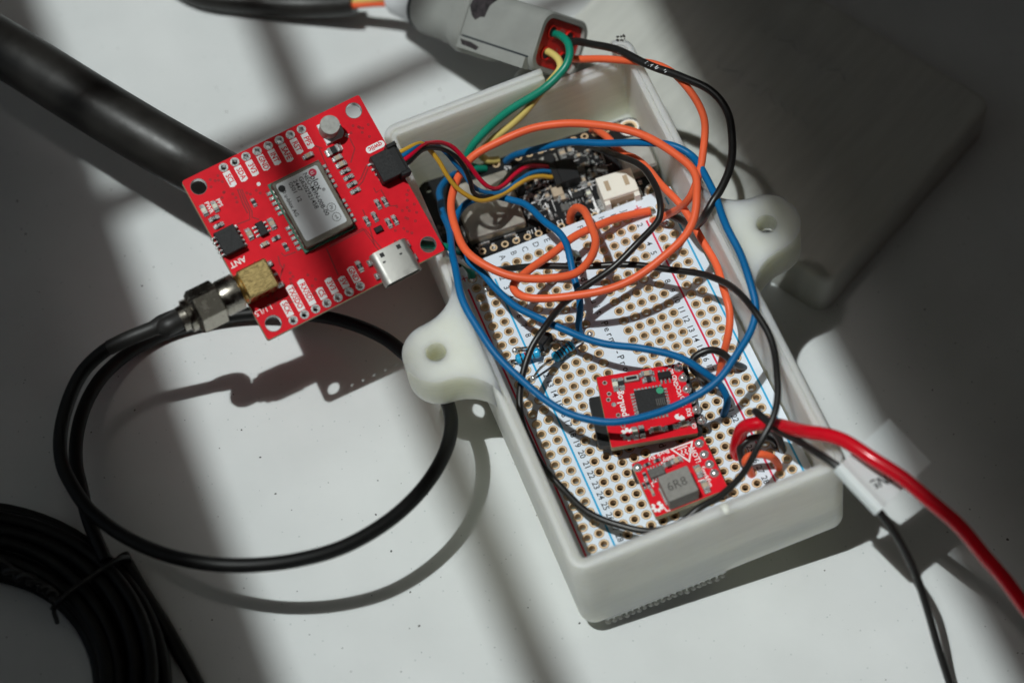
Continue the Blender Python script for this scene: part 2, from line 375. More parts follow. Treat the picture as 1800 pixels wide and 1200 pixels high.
# ================================================================== LID under the tray
ex = np.array((.858, .513, 0)); ex /= np.linalg.norm(ex); ey = np.array((-ex[1], ex[0], 0))
LZ = 11.5
FL = Frame(np.c_[ex, ey, (0, 0, 1)], np.array((48.2, 11.4, 0)))
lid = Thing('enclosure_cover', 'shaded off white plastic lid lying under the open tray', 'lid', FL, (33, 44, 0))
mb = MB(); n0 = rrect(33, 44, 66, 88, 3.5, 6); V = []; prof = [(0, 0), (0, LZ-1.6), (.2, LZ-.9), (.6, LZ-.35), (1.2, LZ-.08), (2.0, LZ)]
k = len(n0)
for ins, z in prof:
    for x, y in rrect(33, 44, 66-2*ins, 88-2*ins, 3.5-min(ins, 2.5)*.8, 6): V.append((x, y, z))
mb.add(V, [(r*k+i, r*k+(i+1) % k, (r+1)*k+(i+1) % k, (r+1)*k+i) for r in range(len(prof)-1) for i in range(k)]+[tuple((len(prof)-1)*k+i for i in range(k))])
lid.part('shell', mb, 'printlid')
# faint worn relief, too shallow to read
mb = MB(); random.seed(3)
for u0, v0, du, dv in ((1340, 45, 150, 92), (1255, 105, 170, 112)):
    for i in range(9):
        t = (i+.5)/9; q = hit(u0+du*t, v0+dv*t, FL, LZ)
        mb.box((q[0], q[1], LZ-.1), (2.2+random.random()*1.6, .7, .2), rot=-1.2+random.random()*2.4, ch=.1)
lid.part('worn_relief', mb, 'printlid', label='shallow worn raised lettering, unreadable', kind='stuff')

# ================================================================== TRAY (open enclosure)
X1, YN, YF, ZB, ZT = 28.4, -43.6, 68.6, -8.0, 18.5
YC = (YN+YF)/2; WO, LO = 2*X1, YF-YN
tray = Thing('enclosure_tray', 'open translucent white printed tray holding the boards', 'enclosure', FB, (0, YC, ZB))
RC = 3.2; NL, NR, NZ = 8.2, 24.4, 12.4          # corner radius; notch in the far wall for the wires
path = []                                        # (x, y, inward normal, rim height)
def side(pts, n_):
    for x, y, zt in pts: path.append((x, y, n_[0], n_[1], zt, None))
def turn(cx, cy, a0):
    for i in range(1, 8):
        a = a0+pi/2*i/8; path.append((cx+RC*math.cos(a), cy+RC*math.sin(a), -math.cos(a), -math.sin(a), ZT, 1))
ys = np.linspace(YN+RC, YF-RC, 24); xs = np.linspace(-X1+RC, X1-RC, 14)
side([(X1, y, ZT) for y in ys], (-1, 0)); turn(X1-RC, YF-RC, 0)
side([(X1-RC, YF, ZT), (NR, YF, ZT), (NR, YF, NZ)]+[(x, YF, NZ) for x in np.linspace(NR-2, NL+2, 6)]+[(NL, YF, NZ), (NL, YF, ZT)]+[(x, YF, ZT) for x in np.linspace(NL-3, -X1+RC, 9)], (0, -1)); turn(-X1+RC, YF-RC, pi/2)
side([(-X1, y, ZT) for y in ys[::-1]], (1, 0)); turn(-X1+RC, YN+RC, pi)
side([(x, YN, ZT) for x in xs], (0, 1)); turn(X1-RC, YN+RC, 1.5*pi)
mb = MB(); V = []
for x, y, nx, ny, zt, cr in path:
    for t, z in ((.6, ZB), (.15, ZB+.2), (0, ZB+.7), (0, 5.0), (0, zt-.5), (.12, zt-.15), (.45, zt), (1.15, zt), (1.4, zt-.12), (1.55, zt-.75), (2.3, zt-.8), (2.55, zt-.95), (2.6, zt-1.3), (2.6, 5.0), (2.6, ZB+2.0)): V.append((x+nx*t, y+ny*t, z))
k = 15; n_ = len(path)
mb.add(V, [(a*k+b, ((a+1) % n_)*k+b, ((a+1) % n_)*k+b+1, a*k+b+1) for a in range(n_) for b in range(k-1)]+[tuple(a*k for a in range(n_)), tuple(a*k+k-1 for a in range(n_))])
tray.part('shell', mb, 'print')
# mounting ears
def ear(sg):
    cx, cy, r, rf = 36.0, 12.6, 6.9, 9.5; wx = X1-1.25
    fx = wx+rf; dx = cx-fx; dy = math.sqrt((r+rf)**2-dx*dx); pts = []
    a_end = math.atan2(-dy, dx)
    # from the wall on the near side, concave fillet, round end, fillet back
    def arc(c, rr, a, b, n): return [(c[0]+rr*math.cos(a+(b-a)*i/n), c[1]+rr*math.sin(a+(b-a)*i/n)) for i in range(n+1)]
    th = math.atan2(dy, dx)                       # fillet centre (near) -> ear centre
    pts += arc((fx, cy-dy), rf, pi, th, 10)
    tb = math.atan2(-dy, fx-cx)
    pts += arc((cx, cy), r, tb, -tb, 26)[1:]
    pts += arc((fx, cy+dy), rf, -th, -pi, 10)[1:]
    hole = circ(cx, cy, 2.1, 24)
    m_ = MB(); P = [(sg*x, y) for x, y in pts]; H = [(sg*x, y) for x, y in hole]
    m_.holed(P, [H], ZT-9.4, ZT+.02)
    return m_
for sg in (-1, 1):
    e_ = tray.part('mounting_ear', ear(sg), 'print')
mb = MB(); mb.lathe((36.0, 12.6, ZT-9.2), (0, 0, 1), [(0, 2.05), (4.2, 2.05), (4.2, 1.55), (3.6, 1.45), (3.0, 1.6), (2.4, 1.45), (1.8, 1.6), (1.2, 1.45), (0, 1.45)], n=20)
tray.part('threaded_insert', mb, 'tin', parent=e_)
# ink smudge on the far right corner
mb = MB(); q = hit(1087, 68, FB, ZT+.05); random.seed(5)
for i in range(16):
    mb.disc((q[0]-.4+random.random()*1.8, q[1]-1.0+random.random()*1.6), .12+.22*random.random(), ZT+.03+.002*i, n=7)
tray.part('ink_smudge', mb, 'inkmark')
# print blob on the near rim
mb = MB(); q = hit(1275, 893, FB, ZT-.3); mb.ball((q[0], YN+.9, ZT-.42), 1.25, n=14, sq=.42); mb.ball((q[0]+1.0, YN+.3, ZT-.7), .6, n=12, sq=.6); tray.part('print_blemish', mb, 'whitew')
# board standoffs
for x, y in ((-20, -34), (20, -34), (-20, 34), (20, 34)):
    mb = MB(); mb.lathe((x, y, ZB+2), (0, 0, 1), [(0, 2.2), (4.3, 2.2)], n=14); tray.part('standoff', mb, 'print')
# clear hook strip under the near left edge
strip = MB(); strip.box((-11.0, YN+9.6, ZB-.7), (26, 18.8, .7)); st = tray.part('fastener_strip', strip, 'clear', label='clear interlocking fastener strip')
mb = MB(); random.seed(8)
for i in range(20):
    for j in range(8):
        x = -23.4+i*1.3+random.uniform(-.12, .12); y = YN+.75+j*1.7+random.uniform(-.15, .15)
        tz = ZB-3.0+random.uniform(-.15, .15); mb.lathe((x, y, tz), (0, 0, 1), [(0, .25), (2.3, .25)], n=6); mb.ball((x, y, tz), .62, n=10, sq=.75)
tray.part('fastener_peg', mb, 'clear', parent=st, kind='stuff')

# ================================================================== PROTOTYPING BOARD
P = 2.54
def cx_(i): return (i-5.5)*P
def ry_(r): return -(r-15.5)*P
COLS = [-3, -2, 0, 1, 2, 3, 4, 7, 8, 9, 10, 11, 13, 14]
proto = Thing('prototyping_board', 'white half-size solder breadboard fixed in the tray', 'circuit board', FB, (0, 0, -1.6))
mb = MB(); RH = .74; K = 16
def sqpt(a):
    c, s = math.cos(a), math.sin(a); k = P/2/max(abs(c), abs(s)); return (c*k, s*k)
def holecell(cx, cy, half, r):
    ang = [2*pi*k/K+pi/K*0+pi/4 for k in range(K)]
    A = [];
    for a in ang:
        c, s = math.cos(a), math.sin(a); k = half/max(abs(c), abs(s)); A.append((cx+c*k, cy+s*k))
    B = [(cx+r*math.cos(a), cy+r*math.sin(a)) for a in ang]
    V = [(x, y, 0) for x, y in A]+[(x, y, 0) for x, y in B]+[(x, y, -1.6) for x, y in B]+[(x, y, -1.6) for x, y in A]
    mb.add(V, [(k, (k+1) % K, K+(k+1) % K, K+k) for k in range(K)]+[(K+k, K+(k+1) % K, 2*K+(k+1) % K, 2*K+k) for k in range(K)]+[(2*K+k, 2*K+(k+1) % K, 3*K+(k+1) % K, 3*K+k) for k in range(K)])
def quad(x0, x1, y0, y1):
    for z in (0, -1.6): mb.add([(x0, y0, z), (x1, y0, z), (x1, y1, z), (x0, y1, z)], [(0, 1, 2, 3)])
for r in range(1, 31):
    for i in range(-3, 15):
        if i in COLS: holecell(cx_(i), ry_(r), P/2, RH)
        elif i in (5, 6) and r in (2, 3): pass
        else: quad(cx_(i)-P/2, cx_(i)+P/2, ry_(r)-P/2, ry_(r)+P/2)
holecell(0, (ry_(2)+ry_(3))/2, P, 1.6)
BX, BY = 25.4, 40.64; gx0, gx1, gy0, gy1 = cx_(-3)-P/2, cx_(14)+P/2, ry_(30)-P/2, ry_(1)+P/2
quad(-BX, gx0, -BY, BY); quad(gx1, BX, -BY, BY); quad(gx0, gx1, -BY, gy0); quad(gx0, gx1, gy1, BY)
proto.part('board', mb, 'pcbw')
mb = MB(); L4 = [(-BX, -BY), (BX, -BY), (BX, BY), (-BX, BY)]
mb.add([(x, y, z) for z in (-1.6, 0) for x, y in L4], [(i, (i+1) % 4, 4+(i+1) % 4, 4+i) for i in range(4)]); proto.part('board_edge', mb, 'edge')
def pad_mb(cx=0, cy=0, z=0.0, ro=.98, ri=.68, depth=1.66, n=16, m_=None):
    m_ = m_ or MB(); m_.ring((cx, cy), ri, ro, z+.035, 0, n); m_.ring((cx, cy), ro, ro+.085, z+.014, 1, n)
    V = [(cx+ri*math.cos(2*pi*k/n), cy+ri*math.sin(2*pi*k/n), zz) for zz in (z+.035, z-depth) for k in range(n)]
    m_.add(V, [(k, (k+1) % n, n+(k+1) % n, n+k) for k in range(n)], 0); return m_
padme = build('solder_pad', pad_mb(), ['gold', 'ringdark'])
def hidden(i, r):
    x, y = cx_(i), ry_(r)
    if r >= 29: return True
    if -8.5 < x < 7.5 and -33.5 < y < -19.5: return True          # under the regulator
    if -7.5 < x < 9 and -19 < y < -4: return True               # under the logger
    return False
cells = [(i, r) for r in range(1, 31) for i in COLS]
vis = sorted([c for c in cells if not hidden(*c)], key=lambda c: -c[1])
shown = set(vis[:300])
for i, r in vis[:300]: proto.inst('solder_pad', padme, (cx_(i), ry_(r), 0))
mb = MB()
for i, r in cells:
    if (i, r) not in shown: pad_mb(cx_(i), ry_(r), m_=mb)
proto.part('solder_pads_hidden', mb, ['gold', 'ringdark'], kind='stuff').name = 'far_solder_pads'
mb = MB(); random.seed(2); gx_ = np.linspace(-15.2, 15.6, 32); gy_ = np.linspace(-39.5, -7.8, 32)
V = [(x, y, -3.1+random.uniform(-.35, .35)) for y in gy_ for x in gx_]; mb.add(V, [(j*32+i, j*32+i+1, (j+1)*32+i+1, (j+1)*32+i) for j in range(31) for i in range(31)])
proto.part('backing_tape', mb, 'tape')
# printed lines, numbers, letters
for x, mk in ((-23.3, 'silkr'), (17.5, 'silkr'), (-17.2, 'silkb'), (23.55, 'silkb')):
    mb = MB(); mb.ribbon([(x, 34.8), (x, -33.4)], .42, .02); proto.part('printed_line', mb, mk)
mb = MB(); z = .02
for r in range(1, 31):
    for x in (-15.75, 15.75): text(mb, str(r), x, ry_(r), z, 1.75, -pi/2, sx=1.05, bold=.012)
for c, i in zip('ABCDEFGHIJ', (0, 1, 2, 3, 4, 7, 8, 9, 10, 11)): text(mb, c, cx_(i)+.1, 39.1, z, 1.85, -pi/2)
line = 'Adafruit Perma-Proto Half-sized Breadboard'
for i, c in enumerate(line):
    if c != ' ': text(mb, c, -.1, 28.35-1.483*i, z, 2.05, -pi/2, bold=.010)
def flower(mb, x, y, z, R_, m=0, rot=0.0):
    for k in range(5):
        a = rot+2*pi*k/5
        pts = [(x+R_*t*math.cos(a)-w*R_*math.sin(a), y+R_*t*math.sin(a)+w*R_*math.cos(a)) for t, w in ((.12, 0), (.45, .27), (.72, .24), (1, 0), (.72, -.24), (.45, -.27))]
        mb.poly(pts, z, m)
flower(mb, -.3, 31.6, z, 1.9, 0, .3)
proto.part('printed_lettering', mb, 'silkk')
mb = MB()
for x, y in ((-23.2, 37.6), (17.0, 38.4)): mb.ribbon([(x-.8, y), (x+.8, y)], .22, z); mb.ribbon([(x, y-.8), (x, y+.8)], .22, z+.004)
proto.part('printed_plus', mb, 'silkr')
mb = MB()
for x, y in ((-17.2, 37.2), (23.4, 37.6)): mb.ribbon([(x, y-1.1), (x, y+.9)], .34, z)
proto.part('printed_minus', mb, 'silkb')
mb = MB()
for u, v in ((1037, 587), (830, 491), (854, 508), (899, 636), (905, 615), (937, 664), (1143, 372), (1172, 392)):
    q = hit(u, v, FB, .3); mb.blob((q[0], q[1], .02), .75, .75)
proto.part('solder_joint', mb, 'tin', kind='stuff')

# ================================================================== small parts for the boards
def chip(t, name, x, y, z, L_, W_, H_, rot, body, ends='tin', endw=.28, parent=None):
    """a chip resistor or capacitor: body and two plated ends on solder"""
    m_ = MB(); c, s = math.cos(rot), math.sin(rot)
    m_.box((x, y, z), (L_*(1-2*endw), W_, H_), 0, rot, ch=.06)
    for sg in (-1, 1):
        d = sg*L_*(.5-endw/2)
        m_.box((x+d*c, y+d*s, z), (L_*endw, W_*1.06, H_*1.05), 1, rot, ch=.1)
        d = sg*L_*(.5+.08); m_.box((x+d*c, y+d*s, z), (L_*.22, W_*1.0, H_*.35), 1, rot, ch=.12)
    return t.part(name, m_, [body, ends], parent)

# ================================================================== RED POSITIONING BOARD
GW, GH, GX0, GX1 = 40.6, 36.75, -11.47, -13.95
FG = FB.sub(rotvec((0.38240988, 0.10306957, 0.15103208)), (-48.65578520, 47.02772953, 28.36164857))
FG.t = FG.t+4.0*(CW-FG.t)/np.linalg.norm(CW-FG.t)      # clear of the tray rim it leans over
g = Thing('positioning_board', 'red satellite receiver board with gold antenna socket, propped up left of the tray', 'circuit board', FG, (0, 0, -1.6))
def G1(u, v, h=0): return hit(300+u/3.6, 150+v/3.6, FG, h)
mh = [(sx*(GW/2-2.54), sy*(GH/2-2.54)) for sx in (-1, 1) for sy in (-1, 1)]
tops = [(GX0+P*k, GH/2-1.27) for k in range(8)]; bots = [(GX1+P*k, -GH/2+1.27) for k in range(7)]
mb = MB(); outer = rrect(0, 0, GW, GH, .5, 3)
mb.holed(outer, [circ(x, y, 1.62, 24) for x, y in mh]+[circ(x, y, .56, 12) for x, y in tops+bots], -1.6, 0, 0, 1, 2)
g.part('board', mb, ['pcbr', 'edge', 'tin'])
padg = MB(); padg.ring((0, 0), .55, .95, .03, 0, 16)
padg.add([(.55*math.cos(2*pi*k/16), .55*math.sin(2*pi*k/16), zz) for zz in (.03, -1.62) for k in range(16)], [(k, (k+1) % 16, 16+(k+1) % 16, 16+k) for k in range(16)])
padgm = build('header_pad', padg, ['tin'])
for x, y in tops+bots: g.inst('header_pad', padgm, (x, y, 0))
mb = MB()
for x, y in mh: mb.ring((x, y), 1.62, 1.72, .015, 0, 24)
g.part('mounting_hole_rim', mb, 'icg')
# silk screen
mb = MB(); z0, z1 = .02, .035
def flagtxt(t, x, y, up, w=1.5):
    """a white flag with the pin name cut out in red, running down the board"""
    L_ = .92*len(t)+.75 if len(t) < 4 else .86*len(t)+.6
    ya, yb = (y, y-L_) if not up else (y+L_, y)
    pts = [(x-w/2, ya), (x-w/2, yb+.25), (x, yb), (x+w/2, yb+.25), (x+w/2, ya)] if not up else [(x-w/2, ya-.25), (x-w/2, yb), (x+w/2, yb), (x+w/2, ya-.25), (x, ya)]
    mb.poly(pts, z0, 0); text(mb, t, x, (ya+yb)/2, z1, 1.62, -pi/2, 1, sx=.82, bold=.022)
for (x, y), t in zip(tops, ('SCL', 'SDA', '3V3', 'GND', 'INT', 'SAFE', 'RST', 'PPS')): flagtxt(t, x, y-1.0, False)
for (x, y), t in zip(bots, ('SCK', 'TX/SDO', 'RX/SDI', 'CS', '3V3', '5V', 'GND')): flagtxt(t, x, y+1.0, True)
q = G1(1295, 390); mb.prism(rrect(q[0], q[1], 4.2, 1.5, .7, 4, 0), .004, z0, 0); text(mb, 'qwiic', q[0], q[1], z1, 1.5, pi, 1, bold=.02)
for t, u, v, r_, s_ in (('PPS', 308, 745, -pi/2, 1.2), ('PWR', 243, 775, -pi/2, 1.2), ('ANT', 425, 1118, pi, 1.7), ('+', 1117, 320, 0, 2.0)):
    q = G1(u, v); text(mb, t, q[0], q[1], z1, s_, r_, 0, bold=.02)
q = hit(300+585/3.6, 330+775/3.6, FG, 0); text(mb, 'L1/L5', q[0], q[1], z1, 1.7, pi, 0)
for u, v, a_ in ((1078, 385, 0), (1005, 370, 1)): q = G1(u, v); mb.ribbon([(q[0]-.7, q[1]), (q[0]+.7, q[1])] if a_ else [(q[0], q[1]-.7), (q[0], q[1]+.7)], .22, z0, 0)
q = G1(557, 625); mb.disc(q, .42, z0, 0)
q = G1(410, 888); mb.disc(q, .2, z0, 0)
g.part('silk_screen', mb, ['silk', 'pcbr'])
# traces and vias
mb = MB()
for path in (((435, 655), (470, 740), (500, 800), (500, 850), (420, 880)), ((422, 655), (455, 745), (487, 810)), ((448, 655), (485, 740), (515, 800), (515, 835), (560, 850)),
             ((1240, 505), (1205, 590), (1150, 650)), ((1250, 525), (1215, 610), (1165, 665)), ((1285, 650), (1300, 680), (1330, 660), (1390, 765), (1435, 760)),
             ((1010, 1010), (1215, 905), (1320, 1050)), ((1000, 1025), (1230, 910), (1340, 1040)), ((985, 1030), (1060, 1200)), ((1215, 785), (1260, 900), (1290, 1010)),
             ((680, 1080), (690, 1130), (710, 1160), (700, 1190)), ((700, 1060), (720, 1080), (790, 1055)), ((1130, 330), (1165, 400), (1140, 490)), ((640, 1330), (680, 1250), (720, 1130)),
             ((940, 400), (1000, 540), (1000, 580)), ((905, 380), (960, 400))):
    mb.ribbon([G1(*q) for q in path], .28, .012)
random.seed(11)
for a_, b_, n_ in (((1130, 180), (1260, 330), 12), ((250, 560), (420, 740), 14), ((520, 1090), (640, 1220), 7), ((740, 1180), (900, 1290), 9), ((1480, 640), (1560, 980), 12), ((430, 1200), (700, 1500), 4), ((900, 1200), (1150, 1320), 9), ((480, 660), (620, 740), 5), ((1420, 760), (1500, 1010), 8), ((600, 1280), (800, 1380), 8)):
    for i in range(n_):
        q = G1(random.uniform(a_[0], b_[0]), random.uniform(a_[1], b_[1]))
        if min(math.hypot(q[0]-x, q[1]-y) for x, y in mh) < 2.3 or abs(q[0]) > GW/2-.6 or abs(q[1]) > GH/2-.6: continue
        mb.ring(q, .1, .3, .016, 0, 8)
g.part('copper_trace', mb, 'trace', kind='stuff')
# receiver module
c4 = [G1(*q, 2.4) for q in ((640, 610), (940, 480), (1170, 890), (835, 1030))]
mc = sum(c4)/4; mw_ = (np.linalg.norm(c4[1]-c4[0])+np.linalg.norm(c4[2]-c4[3]))/2; ml = (np.linalg.norm(c4[3]-c4[0])+np.linalg.norm(c4[2]-c4[1]))/2
mb = MB(); mb.box((mc[0], mc[1], .02), (mw_+.5, ml+.8, .8)); mod = g.part('receiver_module', mb, 'grn')
mb = MB(); mb.box((mc[0], mc[1], .82), (mw_+.1, ml, 1.75), r=.6, ch=.25); g.part('shield', mb, 'frame', mod)
mb = MB(); mb.prism(rrect(mc[0]-.1, mc[1]+.25, mw_-1.7, ml-1.9, .5, 4), 2.57, 2.62); lab = g.part('label', mb, 'label', mod)
mb = MB(); zt = 2.64
def GT(t, u, v, s_, r_=-pi/2): q = G1(u, v, 2.6); text(mb, t, q[0], q[1], zt, s_, r_, bold=.012)
GT('blox', 921, 618, 1.9); GT('®', 967, 660, .9)
GT('NEO-M9N-00B-00', 920, 690, 1.28); GT('G6202921458', 872, 680, 1.28); GT('2447', 803, 635, 1.28); GT('0501', 771, 648, 1.28); GT('12', 812, 722, 1.28); GT('© u-blox AG', 755, 745, 1.18)
q = G1(703, 655, 2.6); mb.disc(q, .75, zt, n=20)
for t, u, v in (('Pb', 1017, 772), ('e4', 1050, 832)):
    q = G1(u, v, 2.6); mb.ring(q, .82, .92, zt, n=20); text(mb, t, q[0], q[1], zt, .95, -pi/2)
g.part('print', mb, 'silkk', mod)
mb = MB(); q = G1(898, 552, 2.6); mb.disc(q, .82, zt, 0, 18); text(mb, 'u', q[0], q[1], zt+.015, 1.5, -pi/2, 1); g.part('emblem', mb, ['silkr', 'label'], mod)
mb = MB()
for side in (-1, 1):
    for k in range(12):
        if k in (5, 6): continue
        mb.box((mc[0]+side*(mw_/2+.75), mc[1]+ml/2-1.2-k*(ml-2.4)/11, .01), (1.0, .75, .32), ch=.12)
g.part('castellated_pad', mb, 'tin', mod)
# electrolytic can
q = G1(1015, 290, 0); mb = MB(); mb.prism([(q[0]-2.2, q[1]-2.2), (q[0]+1.5, q[1]-2.2), (q[0]+2.2, q[1]-1.5), (q[0]+2.2, q[1]+1.5), (q[0]+1.5, q[1]+2.2), (q[0]-2.2, q[1]+2.2)], .02, .7); capo = g.part('capacitor_base', mb, 'label')
q2 = G1(1008, 250, 4.4); mb = MB(); mb.lathe((q2[0], q2[1], .7), (0, 0, 1), [(0, 2.0), (3.55, 2.05), (3.8, 1.98)], n=28); g.part('capacitor_can', mb, 'captop', capo, ang=25)
# four-pin cable socket
q = G1(1367, 502, 2.9); mb = MB(); mb.box((q[0]-.1, q[1], .02), (4.4, 6.0, 2.9), r=.15, ch=.15); qs = g.part('cable_socket', mb, 'ic')
mb = MB()
for k in range(4): p_ = G1(1262+24*k, 500+30*k, .2); mb.box((p_[0]+.15, p_[1], .02), (1.5, .5, .35), ch=.12)
g.part('pin', mb, 'tin', qs)
QS = q
# USB-C socket
c4 = [hit(300+u/3.6, 330+v/3.6, FG, 3.2) for u, v in ((1252, 420), (1482, 312), (1598, 498), (1372, 628))]
uc = sum(c4)/4; uw = np.linalg.norm(c4[1]-c4[0]); ul = np.linalg.norm(c4[2]-c4[1])
mb = MB(); pr_ = rrect(0, 1.6, uw, 3.2, 1.3, 6)
V = [(uc[0]+x, uc[1]+sg*ul/2, y) for sg in (1, -1) for x, y in pr_]; k = len(pr_)
inn = [(uc[0]+x*.93, uc[1]-ul/2, 1.6+(y-1.6)*.82) for x, y in pr_]+[(uc[0]+x*.93, uc[1]+ul/2-1.5, 1.6+(y-1.6)*.82) for x, y in pr_]
mb.add(V+inn, [(i, (i+1) % k, k+(i+1) % k, k+i) for i in range(k)]+[tuple(range(k))]+[(k+i, k+(i+1) % k, 2*k+(i+1) % k, 2*k+i) for i in range(k)]+[(2*k+i, 2*k+(i+1) % k, 3*k+(i+1) % k, 3*k+i) for i in range(k)]+[tuple(range(3*k, 4*k))])
us = g.part('usb_socket', mb, 'can')
mb = MB(); mb.box((uc[0], uc[1]-.4, 1.25), (6.6, ul-2, .7)); g.part('contact_tongue', mb, 'icsm', us)
mb = MB()
for x, y, w, h in ((-1.9, 2.4, .9, .9), (1.9, 2.4, .9, .9), (-2.2, .9, .6, .35), (1.6, .9, .6, .35)): mb.box((uc[0]+x, uc[1]+y, 3.18), (w, h, .04))
g.part('latch_slot', mb, 'resb', us)
mb = MB()
for sg in (-1, 1):
    for dy in (-.5, 2.6): mb.box((uc[0]+sg*(uw/2+.3), uc[1]+dy, .02), (.8, 1.3, .9), ch=.3)
g.part('mounting_tab', mb, 'tin', us)
# antenna socket and screw
ac = hit(300+548/3.6, 330+572/3.6, FG, 5.0); AX = ac[0]; AY = ac[1]; AZ = 2.2
mb = MB(); mb.box((AX, AY, -.8), (6.6, 6.2, 6.0), r=.5, ch=.35); an = g.part('antenna_socket', mb, 'brass')
mb = MB()
for sg in (-1, 1): mb.box((AX+4.1, AY+sg*2.4, .02), (1.6, 1.1, 1.0), r=.3, ch=.3)
mb.box((AX+4.0, AY, .02), (1.6, .6, .5), ch=.2)
g.part('solder_leg', mb, 'tin', an)
mb = MB(); prof = [(0, 3.1), (.3, 3.1)]
for i in range(8): prof += [(.4+.3*i, 2.9), (.55+.3*i, 3.05)]
mb.lathe((AX-3.3, AY, AZ), (-1, 0, 0), prof, n=24); g.part('thread', mb, 'brass', an)
# chips, resistors, diodes and lights
R_ = []
for u, v, kind, L_, W_, r_ in ((1030, 412, 'd', 2.6, 1.5, 0), (1055, 460, 'c', 1.7, .95, 0), (1080, 500, 'c', 1.8, 1.0, 0), (1105, 540, 'r', 1.7, .9, 0), (1128, 580, 'r', 1.7, .9, 0), (1148, 623, 'r', 1.7, .9, 0), (1170, 665, 'r', 1.7, .9, 0),
                               (870, 445, 'c', 1.8, .9, 0), (275, 840, 'r', 1.7, .9, 0), (305, 885, 'r', 1.7, .9, 0), (668, 965, 'r', 1.4, .8, 0), (595, 1005, 'c', 1.4, .8, 0),
                               (1312, 750, 'r', 1.7, .9, 1), (1356, 735, 'r', 1.7, .9, 1), (1242, 858, 'r', 1.7, .9, 1), (1292, 830, 'r', 1.7, .9, 1), (1380, 870, 'r', 1.7, .9, 1), (1420, 850, 'r', 1.7, .9, 1),
                               (525, 740, 'r', 1.4, .8, 1), (280, 765, 'l', 1.9, 1.0, 1), (210, 790, 'l', 1.9, 1.0, 1), (640, 875, 'c', 1.9, 1.1, 1), (497, 940, 'c', 1.9, 1.1, 1), (727, 1020, 'r', 1.4, .8, 1), (1195, 1143, 'r', 1.9, 1.0, 1)):
    q = G1(u, v, .4); body = {'d': 'icsm', 'c': 'ceram', 'r': 'resb', 'l': 'ledw'}[kind]; nm = {'d': 'diode', 'c': 'capacitor', 'r': 'resistor', 'l': 'status_light'}[kind]
    o = chip(g, nm, q[0], q[1], .02, L_, W_, {'d': 1.0, 'c': .85, 'r': .5, 'l': .7}[kind], r_*pi/2, body)
    if kind == 'r' and L_ > 1.6:
        m_ = MB(); text(m_, random.choice(('102', '220', '472', '101')), q[0], q[1], .02+.5+.012, .62, r_*pi/2-pi/2*0); g.part('value_mark', m_, 'silk', o)
def ic(t, name, q, W_, L_, H_, rot, npx, npy, body='icsm', z=.02, parent=None, pin=.4):
    m_ = MB(); m_.box((q[0], q[1], z+.12), (W_, L_, H_), 0, rot, ch=.12); o = t.part(name, m_, body, parent)
    m_ = MB(); c, s = math.cos(rot), math.sin(rot)
    def leg(dx, dy, w, l): m_.box((q[0]+dx*c-dy*s, q[1]+dx*s+dy*c, z), (w, l, .22), 0, rot, ch=.06); m_.box((q[0]+dx*.93*c-dy*.93*s, q[1]+dx*.93*s+dy*.93*c, z+.1), (w*.8, l*.6, H_*.45), 0, rot)
    for k in range(npy):
        y = -L_/2+L_*(k+.5)/npy
        for sg in (-1, 1): leg(sg*(W_/2+.35), y, .95, pin)
    for k in range(npx):
        x = -W_/2+W_*(k+.5)/npx
        for sg in (-1, 1): leg(x, sg*(L_/2+.35), pin, .95)
    if npx or npy: t.part('pins', m_, 'tin', o)
    return o
ic(g, 'amplifier_chip', G1(575, 905, .9), 1.6, 2.9, .95, 0, 0, 3, pin=.45)
ic(g, 'protection_chip', G1(1315, 910, .5), 1.7, 1.2, .55, 0, 0, 0)
ic(g, 'memory_chip', G1(372, 975, 2.2), 4.4, 5.2, 2.0, 0, 0, 5, body='ic')

# ================================================================== LOGGER BOARD on the prototyping board
def corner_frame(TL, TR, BL):
    A, B, Cc = (FB.w(hit(u, v, FB, z)) for u, v, z in (TL, TR, BL)); x = B-A; w = np.linalg.norm(x); x /= w; y = A-Cc; y -= x*(x@y); h = np.linalg.norm(y); y /= h
    return Frame(np.c_[x, y, np.cross(x, y)], A+x*w/2-y*h/2), w, h
FO, OW, OH = corner_frame((1048, 663, 7.4), (1198, 637.5, 6.0), (1095, 783, 6.6))
ol = Thing('logger_board', 'small red data logger board with square black chip, on the prototyping board', 'circuit board', FO, (0, 0, -1.6))
def O1(u, v, h=0): return hit(1030+u/7.5, 630+v/7.5, FO, h)
opads = [O1(*q) for q in ((1215, 130), (1275, 265), (1330, 410), (1393, 545), (1455, 680), (1520, 815))]
mb = MB(); mb.holed(rrect(0, 0, OW, OH, .3, 2), [circ(*O1(u, v)[:2], .28, 10) for u, v in ((248, 320), (305, 465), (297, 543), (427, 745))], -1.6, 0, 0, 1, 1); ol.part('board', mb, ['pcbr', 'edge'])
mb = MB()
for u, v in ((248, 320), (305, 465), (297, 543), (367, 605), (427, 745), (490, 885)): q = O1(u, v); mb.ring(q, .0 if u == 367 else .3, .5, .02, n=12)
ol.part('test_pad', mb, 'tin')
for q in opads:
    m_ = MB(); m_.blob((q[0], q[1], .02), .95, 1.0, n=12); m_.tube([(q[0], q[1], .5), (q[0]+.15, q[1]+.2, 1.7)], .34, n=8); ol.part('header_joint', m_, 'tin')
mb = MB()
for t, (u, v) in zip(('BLK', 'GND', 'VCC', 'TXO', 'RXI', 'GRN'), ((1128, 145), (1190, 290), (1240, 430), (1300, 565), (1370, 705), (1430, 850))): q = O1(u, v); text(mb, t, q[0]-.15, q[1], .03, 1.3, pi/2, sx=.9, bold=.02)
q = O1(475, 640); text(mb, 'OpenLog', q[0], q[1], .03, 2.0, pi/2, bold=.02)
